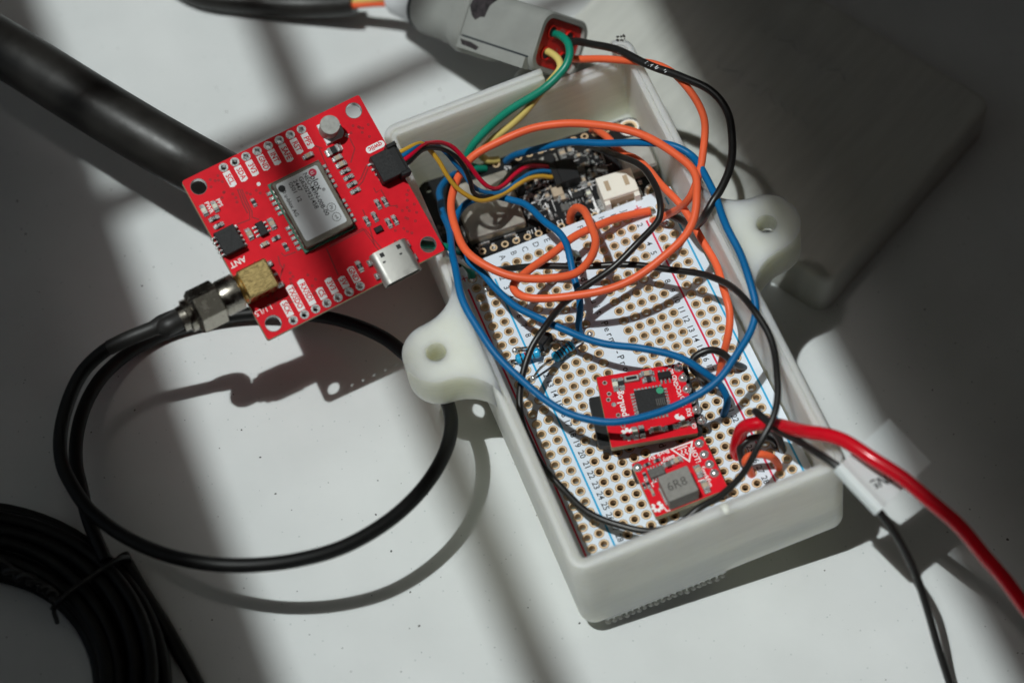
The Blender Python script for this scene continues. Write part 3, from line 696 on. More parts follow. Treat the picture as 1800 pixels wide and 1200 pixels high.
def gear(mb, x, y, z, R_, m=0, gap=-pi/2):
    n = 8; pts = []
    for k in range(n):
        for da, r in ((-.3, .74), (-.2, 1), (.2, 1), (.3, .74)):
            a = 2*pi*k/n+da
            pts.append((a, r))
    N_ = len(pts)
    for i in range(N_):
        a, r = pts[i]; b, s = pts[(i+1) % N_]
        if abs(((a-gap+pi) % (2*pi))-pi) < .33: continue
        mb.add([(x+R_*.36*math.cos(a), y+R_*.36*math.sin(a), z), (x+R_*r*math.cos(a), y+R_*r*math.sin(a), z), (x+R_*s*math.cos(b), y+R_*s*math.sin(b), z), (x+R_*.36*math.cos(b), y+R_*.36*math.sin(b), z)], [(0, 1, 2, 3)], m)
q = O1(552, 998); gear(mb, q[0], q[1], .03, 1.5, gap=0)
# flame emblem
q = O1(1240, 795); fl = [(-.9, .3), (-1.0, .9), (-.6, 1.3), (.1, 1.3), (-.2, .9), (0, .6), (.45, .9), (1.0, .2), (.9, -.6), (.2, -1.2), (-.3, -1.0), (.1, -.6), (-.1, -.1), (-.5, -.1)]
mb.poly([(q[0]+x*1.0, q[1]+y*.9) for x, y in fl], .03)
ol.part('silk_screen', mb, 'silk')
qa, qb, qc = O1(605, 430, 1.0), O1(985, 370, 1.0), O1(735, 745, 1.0)
QW = np.linalg.norm(qb-qa); QL = np.linalg.norm(qc-qa); qm = (qb+qc)/2
mcu = ic(ol, 'controller_chip', (qm[0], qm[1]), QW, QL, 1.0, 0, 8, 8, body='ic', pin=.5)
m_ = MB(); q = O1(975, 420, 1.1); m_.disc(q, .75, 1.16, n=14); ol.part('dot', m_, 'dot', mcu)
m_ = MB(); q = O1(990, 560, 1.1)
for i in range(5): m_.ribbon([(q[0]-.9+.4*i, q[1]-.9), (q[0]-.9+.4*i, q[1]+.7)], .16, 1.16)
ol.part('laser_mark', m_, 'icg', mcu)
for nm, u, v, L_, W_, H_, r_, b_ in (('status_light', 385, 340, 2.2, 1.1, .7, 1, 'ledw'), ('resistor', 465, 325, 2.2, 1.1, .5, 1, 'resb'), ('capacitor', 800, 200, 2.3, 1.1, .8, 0, 'ceram'), ('resistor', 830, 275, 2.0, 1.2, .6, 0, 'resb'),
                                     ('status_light', 650, 975, 2.2, 1.1, .7, 1, 'ledw'), ('resistor', 738, 955, 2.2, 1.1, .5, 1, 'resb'), ('capacitor', 925, 935, 2.2, 1.1, .8, 0, 'ceram'), ('resistor', 1112, 905, 2.2, 1.1, .5, 0, 'resb'), ('capacitor', 1295, 868, 2.2, 1.1, .8, 0, 'ceram')):
    q = O1(u, v, .4); chip(ol, nm, q[0], q[1], .02, L_, W_, H_, r_*pi/2, b_)
q = O1(600, 255, .8); m_ = MB(); m_.box((q[0], q[1], .02), (3.1, 1.4, .75), r=.3, ch=.15); cr = ol.part('crystal', m_, 'can'); m_ = MB(); m_.box((q[0], q[1], .77), (2.2, .7, .03), r=.2); ol.part('crystal_window', m_, 'icsm', cr)
ic(ol, 'regulator_chip', O1(1035, 215, .9), 2.6, 1.5, .95, 0, 3, 0)
m_ = MB(); m_.box((-OW/2+4.5, -1.0, -3.3), (13.5, 11.2, 1.65), r=.5); ol.part('card_slot', m_, 'icsm')
m_ = MB()
for k in range(6): q = opads[k]; m_.box((q[0], q[1], -7.0), (.6, .6, 6.0))
m_.box((opads[2][0]*.5+opads[3][0]*.5, opads[2][1]*.5+opads[3][1]*.5, -4.3), (2.4, 15.0, 2.5)); ol.part('pin_header', m_, 'icsm')

# ================================================================== VOLTAGE REGULATOR BOARD
KW, KH, KZ = 15.5, 12.8, 4.6
q = sum(hit(u, v, FB, KZ) for u, v in ((1108, 817), (1235, 765), (1280, 857), (1155, 908)))/4
FK = FB.sub(np.eye(3), (q[0], q[1], KZ))
bk = Thing('regulator_board', 'small red voltage regulator board with grey inductor marked 6R8', 'circuit board', FK, (0, 0, -1.6))
def K1(u, v, h=0): return hit(1090+u/7.5, 750+v/7.5, FK, h)
mb = MB(); mb.prism(rrect(0, 0, KW, KH, .25, 2), -1.6, -.001, 1); mb.prism(rrect(0, 0, KW-.02, KH-.02, .25, 2), -.02, 0, 0); bk.part('board', mb, ['pcbr', 'edge'])
for u, v in ((1045, 220), (1110, 365), (1180, 495), (1243, 612), (235, 540)):
    q = K1(u, v); m_ = MB(); m_.blob((q[0], q[1], .02), 1.0, .75, n=14); bk.part('solder_joint', m_, 'tin')
mb = MB(); z0 = .025
tri = [K1(*q) for q in ((655, 290), (962, 180), (920, 470))]; cen = sum(tri)/3
for i in range(3):
    a, b = tri[i], tri[(i+1) % 3]; a2, b2 = cen+(a-cen)*.78, cen+(b-cen)*.78
    mb.add([(a[0], a[1], z0), (b[0], b[1], z0), (b2[0], b2[1], z0), (a2[0], a2[1], z0)], [(0, 1, 2, 3)])
for k in range(3):
    a = K1(800+50*k, 305-16*k); mb.ribbon([(a[0]+.18*math.sin(t*2.2), a[1]-t*.36) for t in [i*.4 for i in range(11)]], .2, z0)
a, b = K1(755, 300), K1(885, 250); mb.ribbon([a, b], .24, z0)
for t, u, v, s_, r_ in (('HOT!', 990, 372, 1.5, -pi/2), ('Buck 5V', 505, 365, 1.35, pi), ('Baby', 640, 418, 1.35, pi), ('SparkFun', 1138, 655, 1.3, -pi/2)):
    q = K1(u, v); text(mb, t, q[0], q[1], z0, s_, r_, bold=.02)
for pa in (((440, 790), (415, 740), (490, 710)), ((560, 1040), (620, 1110), (660, 1095)), ((1030, 715), (1110, 690)), ((320, 690), (350, 680), (405, 790), (370, 805), (320, 690)), ((655, 450), (695, 505))):
    mb.ribbon([K1(*q) for q in pa], .24, z0)
q = K1(552, 475); mb.disc(q, .22, z0)
q = K1(490, 1052); gear(mb, q[0], q[1], z0, 1.25, gap=pi/2)
bk.part('silk_screen', mb, 'silk')
c4 = [K1(*q, 4.0) for q in ((490, 655), (880, 505), (1040, 830), (640, 985))]; ic_ = sum(c4)/4
IW = (np.linalg.norm(c4[1]-c4[0])+np.linalg.norm(c4[2]-c4[3]))/2; IL = (np.linalg.norm(c4[3]-c4[0])+np.linalg.norm(c4[2]-c4[1]))/2
mb = MB(); mb.box((ic_[0], ic_[1], .05), (IW, IL, 3.95), r=.35, ch=.12); ind = bk.part('inductor', mb, 'ind')
mb = MB(); q = K1(752, 752, 4.0)
text(mb, '6R8', q[0], q[1], 4.02, 2.75, 0, sx=.95); bk.part('marking', mb, 'indprint', ind)
mb = MB(); mb.box((ic_[0]-IW/2-.12, ic_[1], .02), (.5, IL*.7, 1.0), ch=.1); mb.box((ic_[0]+IW/2+.12, ic_[1], .02), (.5, IL*.7, 1.0), ch=.1); bk.part('terminal', mb, 'tin', ind)
for nm, u, v, L_, W_, H_, r_, b_ in (('capacitor', 1030, 585, 2.2, 1.3, 1.2, 1, 'ceram'), ('capacitor', 1122, 785, 2.2, 1.3, 1.2, 1, 'ceram'), ('capacitor', 742, 450, 1.9, 1.2, 1.0, 0, 'ceram'), ('capacitor', 640, 498, 2.2, 1.2, 1.0, 0, 'icg'),
                                     ('resistor', 355, 490, 1.2, .7, .4, 0, 'resb'), ('resistor', 490, 435, 1.2, .7, .4, 0, 'resb'), ('resistor', 325, 630, 1.2, .7, .4, 1, 'resb'), ('resistor', 365, 745, 1.5, .7, .4, 1, 'resb'), ('resistor', 425, 850, 1.3, .6, .4, 1, 'ceram'), ('resistor', 315, 765, 1.2, .6, .4, 1, 'resb')):
    q = K1(u, v, .4); chip(bk, nm, q[0], q[1], .02, L_, W_, H_, r_*pi/2, b_)
ic(bk, 'switching_chip', K1(480, 590, .9), 3.2, 2.0, .9, 0, 5, 0, body='icg', pin=.28)
m_ = MB()
for u, v in ((1045, 220), (1110, 365), (1180, 495), (1243, 612), (235, 540)): q = K1(u, v); m_.box((q[0], q[1], -KZ-1.0), (.6, .6, KZ-.6+1)); m_.box((q[0], q[1], -4.2), (2.3, 2.3, 2.5), r=.3)
bk.part('pin_header', m_, 'icsm')

# ================================================================== MICROCONTROLLER BOARD
FF = FB.sub(rz(math.radians(-4.0)), (0.2, 52.9, -2.5))
fe = Thing('microcontroller_board', 'black microcontroller board with metal shield and white battery socket, far end of tray', 'circuit board', FF, (0, 0, -1.6))
FWd, FHt = 50.8, 22.86
def Fp(u, v, h=0): return hit(u, v, FF, h)
farp = [(-7.3+P*k, FHt/2-1.27) for k in range(12)]; nearp = [(-16.5+P*k, -FHt/2+1.27) for k in range(16)]
mhf = [(FWd/2-2.54, 8.89, 1.25), (FWd/2-2.54, -8.89, 1.25), (-FWd/2+2.3, 9.2, .75), (-FWd/2+2.3, -9.2, .75)]
mb = MB(); mb.holed(rrect(0, 0, FWd, FHt, 2.4, 5), [circ(x, y, r, 18) for x, y, r in mhf]+[circ(x, y, .5, 10) for x, y in farp+nearp], -1.6, 0, 0, 1, 1); fe.part('board', mb, ['pcbk', 'pcbk'])
padf = MB(); padf.ring((0, 0), .5, .82, .03, 0, 14); padf.add([(.5*math.cos(2*pi*k/14), .5*math.sin(2*pi*k/14), zz) for zz in (.03, -1.62) for k in range(14)], [(k, (k+1) % 14, 14+(k+1) % 14, 14+k) for k in range(14)])
padfm = build('header_pad', padf, ['gold'])
for x, y in farp+nearp: fe.inst('header_pad', padfm, (x, y, 0))
for x, y, r in mhf[:2]:
    m_ = MB(); m_.ring((x, y), r+.02, r+.6, .03, 0, 20); m_.ring((x, y), r+.6, r+.95, .02, 1, 20); m_.add([(x+r*math.cos(2*pi*k/20), y+r*math.sin(2*pi*k/20), zz) for zz in (.03, -1.62) for k in range(20)], [(k, (k+1) % 20, 20+(k+1) % 20, 20+k) for k in range(20)], 0)
    fe.part('mounting_hole', m_, ['gold', 'silk'])
# shield can
qa, qb = FF.l(FB.w((-17.6, 60.6, 0))), FF.l(FB.w((-6.3, 45.0, 0)))
sw, sl = abs(qb[0]-qa[0])+.4, abs(qa[1]-qb[1]); sc_ = (qa+qb)/2
mb = MB(); mb.box((sc_[0], sc_[1], .05), (sw+1.2, sl+.8, .7)); smod = fe.part('radio_module', mb, 'pcbk')
mb = MB(); mb.box((sc_[0], sc_[1], .75), (sw, sl, 2.0), r=.5, ch=.3); fe.part('shield', mb, 'shield', smod)
mb = MB()
for x in (-.28, .18): mb.box((sc_[0]+sw*x, sc_[1]-sl/2-.45, .05), (2.6, .5, .9), ch=.15)
mb.box((sc_[0]-sw/2-.5, sc_[1]-sl*.28, .05), (.5, 4.5, .9), ch=.15)
fe.part('solder_foot', mb, 'tin', smod)
mb = MB(); q = Fp(775, 405); flower(mb, q[0], q[1], .02, 1.7, 0, .5)
fe.part('emblem', mb, 'icg')
# battery socket
q = Fp(1084, 322, 5.2); JX, JY = q[0], q[1]-.2
mb = MB(); mb.box((JX, JY, .1), (7.9, 6.0, 5.2), r=.2, ch=.15); mb.box((JX-3.3, JY-3.4, .1), (1.2, 1.4, 4.6)); mb.box((JX+3.3, JY-3.4, .1), (1.2, 1.4, 4.6)); mb.box((JX, JY-3.4, .1), (5.6, 1.4, 1.2)); jst = fe.part('battery_socket', mb, 'ivory')
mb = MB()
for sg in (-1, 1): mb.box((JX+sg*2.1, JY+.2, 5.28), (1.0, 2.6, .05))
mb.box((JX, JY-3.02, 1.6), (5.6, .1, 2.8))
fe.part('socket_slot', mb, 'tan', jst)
mb = MB()
for sg in (-1, 1): mb.box((JX+sg*1.0, JY-3.6, 1.9), (.5, 1.2, .5)); mb.box((JX+sg*4.3, JY-1.0, .03), (1.3, 3.2, .8), ch=.2)
fe.part('contact', mb, 'tin', jst)
# usb socket
mb = MB(); mb.prism([(x+21.6, y) for x, y in rrect(0, 0, 7.4, 9.0, .6, 3)], .05, 3.2, ch=.5); fe.part('usb_socket', mb, 'can')
# button, cable socket, chips
q = Fp(966, 279, 1.6); mb = MB(); mb.lathe((q[0], q[1], .9), (0, 0, 1), [(0, 1.35), (.7, 1.35), (.9, 1.1)], n=20); 
m2 = MB(); m2.box((q[0], q[1], .03), (3.4, 2.8, .9), ch=.1); bt = fe.part('reset_button', m2, 'can'); fe.part('button_cap', mb, 'icsm', bt)
SQ = Fp(994, 300, 2.5); mb = MB(); mb.box((SQ[0]+.4, SQ[1], .03), (4.2, 6.0, 2.9), ch=.15); fe.part('cable_socket', mb, 'icsm')
def F9(u, v, h=0): return Fp(950+u/7.5, 200+v/7.5, h)
random.seed(21)
for nm, u, v, L_, W_, H_, r_, b_ in (('capacitor', 370, 885, 2.0, 1.4, 1.0, 1, 'ceram'), ('capacitor', 555, 885, 2.0, 1.4, 1.0, 1, 'ceram'), ('capacitor', 300, 1110, 1.9, 1.3, 1.0, 0, 'ceram'), ('capacitor', 290, 525, 1.9, 1.3, 1.0, 1, 'ceram'), ('capacitor', 388, 480, 1.6, .9, .8, 1, 'ceram'),
                                     ('resistor', 680, 735, 1.6, .9, .5, 0, 'resb'), ('resistor', 700, 800, 1.6, .9, .6, 0, 'ceram'), ('status_light', 635, 1045, 1.8, 1.0, .7, 1, 'ledw'), ('resistor', 20, 900, 1.4, .8, .5, 0, 'resb'), ('resistor', 1300, 860, 1.7, .8, .5, 1, 'resb'), ('resistor', 1300, 1030, 1.7, .8, .5, 1, 'ceram'),
                                     ('resistor', 1240, 760, 1.4, .8, .5, 1, 'resb'), ('capacitor', 90, 1080, 1.6, .9, .7, 1, 'ceram'), ('capacitor', 500, 545, 1.4, .8, .6, 0, 'ceram'), ('resistor', 660, 640, 1.4, .8, .5, 0, 'resb'), ('capacitor', -60, 870, 1.4, .8, .6, 1, 'ceram')):
    q = F9(u, v, .5); chip(fe, nm, q[0], q[1], .02, L_, W_, H_, r_*pi/2, b_)
for nm, u, v, W_, L_, H_, npx, b_ in (('charger_chip', 515, 745, 2.2, 1.5, 1.0, 3, 'icg'), ('regulator_chip', 810, 735, 2.4, 1.6, 1.0, 3, 'icg'), ('regulator_chip', 490, 1070, 2.4, 1.6, 1.0, 3, 'ic'), ('bridge_chip', 225, 1030, 2.4, 2.4, 1.2, 0, 'ceram'), ('transistor_chip', 330, 1230, 1.9, 1.8, .9, 2, 'icg')):
    ic(fe, nm, F9(u, v, .9), W_, L_, H_, 0, npx, 0, body=b_, pin=.3)
for i in range(46):
    u, v = random.uniform(900, 1068), random.uniform(264, 380); q = Fp(u, v, .3)
    if q[1] < -8.4 or q[1] > 8.8 or (abs(q[0]-JX) < 5.2 and abs(q[1]-JY) < 5) or (abs(q[0]-SQ[0]) < 3.4 and abs(q[1]-SQ[1]) < 3.6): continue
    chip(fe, 'chip_part', q[0], q[1], .02, random.choice((1.0, 1.2, 1.5)), random.choice((.5, .6, .75)), random.choice((.35, .5, .6)), random.choice((0, pi/2)), random.choice(('ceram', 'ceram', 'resb', 'icg')), endw=.33)
mb = MB()                                     # the crowd of tiny passives between shield and battery socket
for i in range(95):
    u, v = random.uniform(900, 1068), random.uniform(268, 378); q = Fp(u, v, .2)
    if q[1] < -8.6 or q[1] > 9 or (abs(q[0]-JX) < 5 and abs(q[1]-JY) < 5) or (abs(q[0]-SQ[0]) < 3 and abs(q[1]-SQ[1]) < 3.2): continue
    w, l = random.choice(((.5, .25), (.45, .45), (.9, .35), (.6, .3))); r0 = random.choice((0, pi/2)); b_ = random.choice((0, 1, 1, 2, 3))
    mb.box((q[0], q[1], .02), (w, l, random.uniform(.1, .45)), b_, r0, ch=.05)
for i in range(70):
    u, v = random.uniform(905, 1075), random.uniform(268, 392); q = Fp(u, v, 0)
    if q[1] < -9.2 or q[1] > 9.5 or (abs(q[0]-JX) < 4.8 and abs(q[1]-JY) < 4.4): continue
    w = random.uniform(.5, 1.6); a = random.choice((0, 0, pi/2, pi/4)); mb.ribbon([(q[0]-w*math.cos(a), q[1]-w*math.sin(a)), (q[0]+w*math.cos(a), q[1]+w*math.sin(a))], random.uniform(.10, .2), .012, 1 if random.random() < .5 else 4)
fe.part('small_passives', mb, ['ceram', 'tin', 'icg', 'tin', 'silk'], kind='stuff')
mb = MB()
for t, u, v, s_ in (('BAT', 1043, 370, 2.1), ('13', 984, 391, 1.9), ('11', 945, 403, 1.9), ('10', 931, 408, 1.6), ('9', 909, 416, 1.8), ('6', 906, 420, 1.0), ('5', 867, 432, 1.9), ('SCL', 1003, 385, 1.5), ('ESP', 928, 345, 1.6), ('A5', 893, 294, 1.6), ('RST', 952, 265, 1.3), ('IO', 959, 363, 1.5), ('A', 842, 437, 1.9)):
    q = Fp(u, v); text(mb, t, q[0], q[1], .02, s_, pi, sx=.95) if t != 'BAT' else text(mb, t, q[0], q[1], .02, s_, pi)
a, b, c_, d_ = Fp(1038, 340), Fp(1052, 375), Fp(1000, 335), Fp(1012, 356)
mb.ribbon([a, b], .5, .02); mb.ribbon([c_, d_], .3, .02); mb.ribbon([Fp(903, 330), Fp(912, 352)], .3, .02); mb.ribbon([Fp(972, 296), Fp(980, 312)], .3, .02); mb.ribbon([Fp(958, 357), Fp(968, 376)], .3, .02)
q = Fp(1095, 213); mb.ring((mhf[0][0], mhf[0][1]-2.9), 0, .01, .02)
fe.part('silk_screen', mb, 'silk')

# ================================================================== RESISTORS AND TRANSISTOR
def resistor(label, a, b, la, lb, bands):
    A = np.array(hit(*a, FB, 2.0)); B = np.array(hit(*b, FB, 2.2)); d = (B-A)/np.linalg.norm(B-A); L_ = np.linalg.norm(B-A)
    t = Thing('axial_resistor', label, 'resistor', FB, ((A+B)/2-np.array((0, 0, 2.0))), 'blue resistors on the prototyping board')
    mb = MB(); k = L_/6.3
    mb.lathe(A, d, [(0, .25), (.15*k, .75), (.5*k, 1.12), (1.3*k, 1.15), (1.8*k, .95), (4.5*k, .95), (5.0*k, 1.15), (5.8*k, 1.12), (6.15*k, .75), (6.3*k, .25)], n=20); body = t.part('body', mb, 'resblue')
    for x, c in bands: mb = MB(); r = 1.165 if x < .3 or x > .75 else .965; mb.lathe(A+d*L_*x, d, [(0, r), (.055*L_, r)], n=20); t.part('colour_band', mb, c, body)
    for S_, path in ((A, la), (B, lb)):
        mb = MB(); pts = [S_]+[hit(u, v, FB, z) for u, v, z in path]; mb.tube(smooth_path(pts, 5), .27, n=8); t.part('lead', mb, 'steel')
resistor('blue banded resistor nearer the left tray wall, crossed by a black wire', (906.5, 633), (950, 618), [(901, 634, 1.4), (899, 637, .2), (899, 638, -1.5)], [(954, 618, 1.6), (957, 619, .3), (957, 619, -1.5)], ((.2, 'band'), (.38, 'bandr'), (.54, 'band'), (.68, 'band')))
resistor('blue resistor with dark bands tilted on its long curved leads', (972, 631), (1008, 604), [(962, 637, 2.6), (948, 649, 2.2), (940, 660, 1.0), (937, 664, .2), (937, 664, -1.5)], [(1014, 602, 1.9), (1022, 600, 1.0), (1026, 600, -.5)], ((.2, 'band'), (.36, 'band'), (.5, 'band'), (.64, 'band'), (.78, 'band')))
q = hit(959, 596, FB, 3.6); tr = Thing('transistor', 'black round-backed transistor beside the two blue resistors', 'transistor', FB, (q[0], q[1], .5))
poly = [(q[0]+1.7*math.cos(a), q[1]+1.7*math.sin(a)) for a in [pi*.1+i*pi*1.2/14 for i in range(15)]]
mb = MB(); mb.prism(poly, 1.2, 4.0, ch=.25); tr.part('body', mb, 'icsm')
for i, (u, v) in enumerate(((905, 615), (958, 608), (1000, 600))):
    e_ = hit(u, v, FB, .2); s_ = np.array((q[0]-.9+.9*i, q[1], 1.3)); mb = MB(); mb.tube(smooth_path([s_, (s_+e_)/2+np.array((0, -.4, 1.0 if i != 1 else 0)), e_, e_-np.array((0, 0, 1.5))], 5), .25, n=8); tr.part('lead', mb, 'steel')

# ================================================================== WIRES
def bpts(px): return [FB.w(hit(u, v, FB, z)) for u, v, z in px]
def wobble(path, amp):
    """small uneven bends, as in wire that was bent by hand"""
    ph = [random.random()*7 for _ in range(6)]; L_ = 0.0; out = [path[0]]
    for i in range(1, len(path)):
        L_ += np.linalg.norm(path[i]-path[i-1]); k = amp*min(1, i/8, (len(path)-1-i)/8)
        out.append(path[i]+k*np.array([math.sin(L_/(2.3+.9*j)+ph[j])+.8*math.sin(L_/(5.1+j)+ph[j+3]) for j in range(3)]))
    return out
def wire(name, label, pts, r, mk, group=None, n=12, sub=6, cat='wire', bare=None):
    mb = MB(); path = wobble(smooth_path(pts, sub), min(r*.22, .17)); mb.tube(path, r, n=n)
    base = min(path, key=lambda p: p[2])
    if bare is None: return single(name, mb, mk, label, cat, FW, base, group)
    t = Thing(name, label, cat, FW, base, group); t.part('insulation', mb, mk)
    for p, d in bare: mb = MB(); mb.tube([p, p+d], r*.55, n=8); t.part('bare_end', mb, 'steel')
    return t
wire('blue_wire', 'long blue wire sweeping round the tray edge over the logger board', group='blue wires in and around the tray', pts=
     bpts([(890, 283, -1.5), (905, 274, 2), (934, 264, 7), (1004, 251, 13), (1059, 250, 15), (1129, 251, 18), (1179, 257, 20), (1213, 275, 19.5), (1235, 300, 20.5), (1252, 333, 21), (1270, 375, 21.5), (1298, 443, 21), (1320, 500, 20.5), (1327, 540, 19.5), (1317, 590, 18), (1293, 630, 17), (1260, 667, 16), (1210, 700, 15), (1147, 730, 14.5), (1080, 742, 14.5), (1013, 732, 15), (967, 707, 15.5), (907, 660, 17), (847, 587, 19.5), (813, 523, 20.5), (797, 467, 20.3), (792, 417, 18), (784, 383, 13), (773, 355, 8), (773, 335, 4), (785, 316, .5), (800, 306, -2.4)]), r=.78, mk='blue')
wire('blue_wire', 'blue jumper wire running diagonally across the breadboard above the resistors', group='blue wires in and around the tray', pts=
     bpts([(1021, 588, .2), (1019, 575, 2), (1019, 550, 5), (1016, 520, 8), (1009, 490, 9.5), (1003, 457, 10.5), (994, 428, 11), (980, 405, 11), (960, 387, 10), (940, 370, 9), (920, 359, 8), (900, 354, 7.3), (873, 347, 6.5), (845, 348, 6), (820, 357, 6), (805, 375, 6.5), (802, 398, 8), (808, 425, 10), (823, 457, 12), (846, 477, 12.5), (868, 506, 12.5), (900, 533, 12.2), (940, 555, 12), (973, 573, 12), (1007, 586, 12), (1060, 602, 12.5), (1130, 613, 13), (1197, 630, 12), (1240, 653, 10), (1265, 672, 7.5), (1277, 700, 4.5), (1274, 720, 1.8), (1271, 731, -.6)]), r=.75, mk='blue')
e0 = FB.w(hit(1146, 370, FB, .9))
wire('orange_wire', 'long orange wire looped twice around the middle of the tray', group='orange wires in and around the tray', pts=
     bpts([(1142, 371, 1.0), (1120, 375, 1.6), (1087, 383, 3), (1046, 400, 5.5), (1004, 419, 7.5), (962, 450, 9.5), (921, 483, 11.5), (903, 498, 12.5), (901, 508, 13), (910, 518, 13.5), (929, 524, 13.8), (976, 525, 14), (1040, 514, 15), (1101, 494, 16), (1157, 461, 17.5), (1198, 422, 19), (1220, 381, 20), (1227, 347, 20.5), (1223, 311, 20.5), (1198, 281, 20.5), (1157, 250, 20.5), (1101, 229, 20), (1046, 219, 19), (990, 217, 18), (934, 226, 17), (879, 247, 15.5), (834, 275, 14.5), (809, 308, 14.5), (796, 344, 15.5), (794, 381, 16.5), (804, 417, 17), (826, 447, 17.5), (865, 472, 17.5), (907, 486, 17), (962, 492, 16), (1007, 483, 15), (1034, 458, 14), (1046, 428, 12), (1040, 394, 8.5), (1026, 372, 5.5), (1012, 367, 3), (1004, 378, 0), (1002, 390, -2.4)]), r=.86, mk='orange',
     bare=[(FB.w(hit(1142, 371, FB, 1.0)), FB.R @ np.array((1.0, .05, -.6)))])
wire('orange_wire', 'orange wire from the grey connector curving outside the tray corner', group='orange wires in and around the tray', pts=
     bpts([(1003, 104, 13), (1020, 104, 14.5), (1040, 104, 16), (1083, 105, 19), (1120, 107, 20.5), (1150, 113, 21.2), (1190, 137, 21.5), (1220, 167, 21.8), (1237, 207, 21.8), (1240, 245, 21.5), (1234, 283, 20.8), (1227, 305, 20.4), (1221, 323, 20), (1213, 343, 17.5), (1197, 363, 12), (1181, 375, 7), (1163, 385, 3), (1148, 389, -.4)]), r=.80, mk='orange')
wire('orange_wire', 'orange wire down the inside of the right tray wall', group='orange wires in and around the tray', pts=
     bpts([(1041, 228, -2.3), (1049, 226, 1), (1057, 231, 3.5), (1066, 240, 5.5), (1083, 260, 7.5), (1099, 272, 8.5), (1117, 280, 9.5), (1137, 297, 10.5), (1157, 317, 11.5), (1181, 343, 12), (1207, 377, 12), (1226, 406, 12), (1243, 437, 12), (1258, 467, 12), (1270, 497, 12), (1280, 530, 12), (1283, 555, 11), (1278, 600, 8), (1271, 632, 4), (1266, 652, 1), (1264, 660, -.5)]), r=.80, mk='orange')
wire('orange_wire', 'short orange jumper near the near right corner of the breadboard', group='orange wires in and around the tray', pts=
     bpts([(1322, 836, -.5), (1315, 824, 2.5), (1311, 813, 5), (1319, 803, 6.2), (1339, 798, 6.8), (1357, 802, 5), (1366, 813, 2.2), (1369, 823, -.4)]), r=.80, mk='orange')
wire('black_wire', 'black wire with worn white print from the grey connector, arching right of the tray', group='black wires in and around the tray', pts=
     bpts([(1005, 73, 15), (1020, 73, 16), (1033, 75, 17), (1083, 90, 20), (1150, 117, 23), (1200, 135, 24), (1250, 160, 24), (1280, 200, 23), (1288, 240, 22.5), (1280, 300, 22), (1265, 335, 21.5), (1253, 353, 21), (1241, 374, 19.8), (1230, 393, 15), (1215, 401, 8.5), (1198, 389, 4.5), (1180, 378, 2), (1168, 373, -.3)]), r=.85, mk='black')
wire('black_wire', 'long thin black wire coiled once around the whole breadboard', group='black wires in and around the tray', pts=
     bpts([(1040, 258, -2), (1055, 262, 3), (1070, 267, 7), (1097, 277, 11), (1123, 292, 13.5), (1143, 311, 15), (1157, 333, 16), (1161, 363, 16.5), (1157, 386, 16), (1143, 406, 15.5), (1123, 427, 15), (1097, 451, 14), (1070, 473, 13), (1033, 500, 12.5), (1010, 520, 12.5), (993, 533, 13), (975, 552, 14.2), (960, 573, 14.6), (933, 613, 13.8), (920, 650, 12.5), (915, 700, 10), (920, 747, 8), (940, 793, 7), (967, 837, 6), (1017, 887, 6), (1067, 917, 6), (1117, 930, 6), (1150, 930, 6), (1190, 918, 6.2), (1227, 893, 7), (1267, 873, 9), (1300, 840, 12), (1333, 787, 16.5), (1357, 740, 18.8), (1365, 693, 19.6), (1365, 653, 19.8), (1360, 617, 19.6), (1347, 577, 20), (1327, 543, 20), (1300, 517, 18), (1263, 493, 14), (1213, 477, 11.5), (1147, 468, 9.5), (1080, 467, 8.5), (1013, 468, 8), (947, 468, 6.5), (913, 470, 5), (893, 472, 3), (876, 474, -.2)]), r=.72, mk='black')
wire('black_wire', 'short black jumper arching over the red printed line', group='black wires in and around the tray', pts=
     bpts([(1246, 671, -.4), (1236, 665, 2), (1225, 657, 5), (1217, 645, 7), (1220, 631, 8), (1237, 619, 8.8), (1253, 615, 8.8), (1269, 619, 8), (1287, 631, 5), (1300, 640, 2), (1308, 647, -.3)]), r=.76, mk='black')
wire('black_wire', 'short black jumper tucked beneath the red power wire', group='black wires in and around the tray', pts=
     bpts([(1309, 820, -.4), (1302, 803, 2.5), (1303, 785, 4.8), (1318, 772, 5.6), (1342, 769, 5.2), (1358, 776, 2.5), (1364, 784, -.3)]), r=.76, mk='black')
kp = smooth_path(bpts([(1083, 90, 20), (1110, 100, 21.2), (1150, 117, 23), (1200, 135, 24)]), 10); mb = MB(); random.seed(31)
kw = [o for o in bpy.data.objects if o.name == 'black_wire'][0]
for i in range(34):
    p_ = kp[random.randrange(2, len(kp)-6)]; w_ = CW-p_; w_ /= np.linalg.norm(w_); sd = np.cross(w_, (1, .2, 0)); sd /= np.linalg.norm(sd); tg_ = np.cross(sd, w_); a_ = random.uniform(-.5, .3)
    c_ = p_+(w_*math.cos(a_)+sd*math.sin(a_))*.875; l_ = random.uniform(.12, .5); h_ = random.uniform(.04, .1); q_ = random.uniform(-.6, .6); t2 = tg_*math.cos(q_)+sd*math.sin(q_)*.4
    mb.add([c_+t2*l_+sd*h_, c_-t2*l_+sd*h_, c_-t2*l_-sd*h_, c_+t2*l_-sd*h_], [(0, 1, 2, 3)])
pm = bpy.data.objects.new('worn_print', build('worn_print', mb, 'label', kw.matrix_world.translation/S)); COL.objects.link(pm); pm.parent = kw
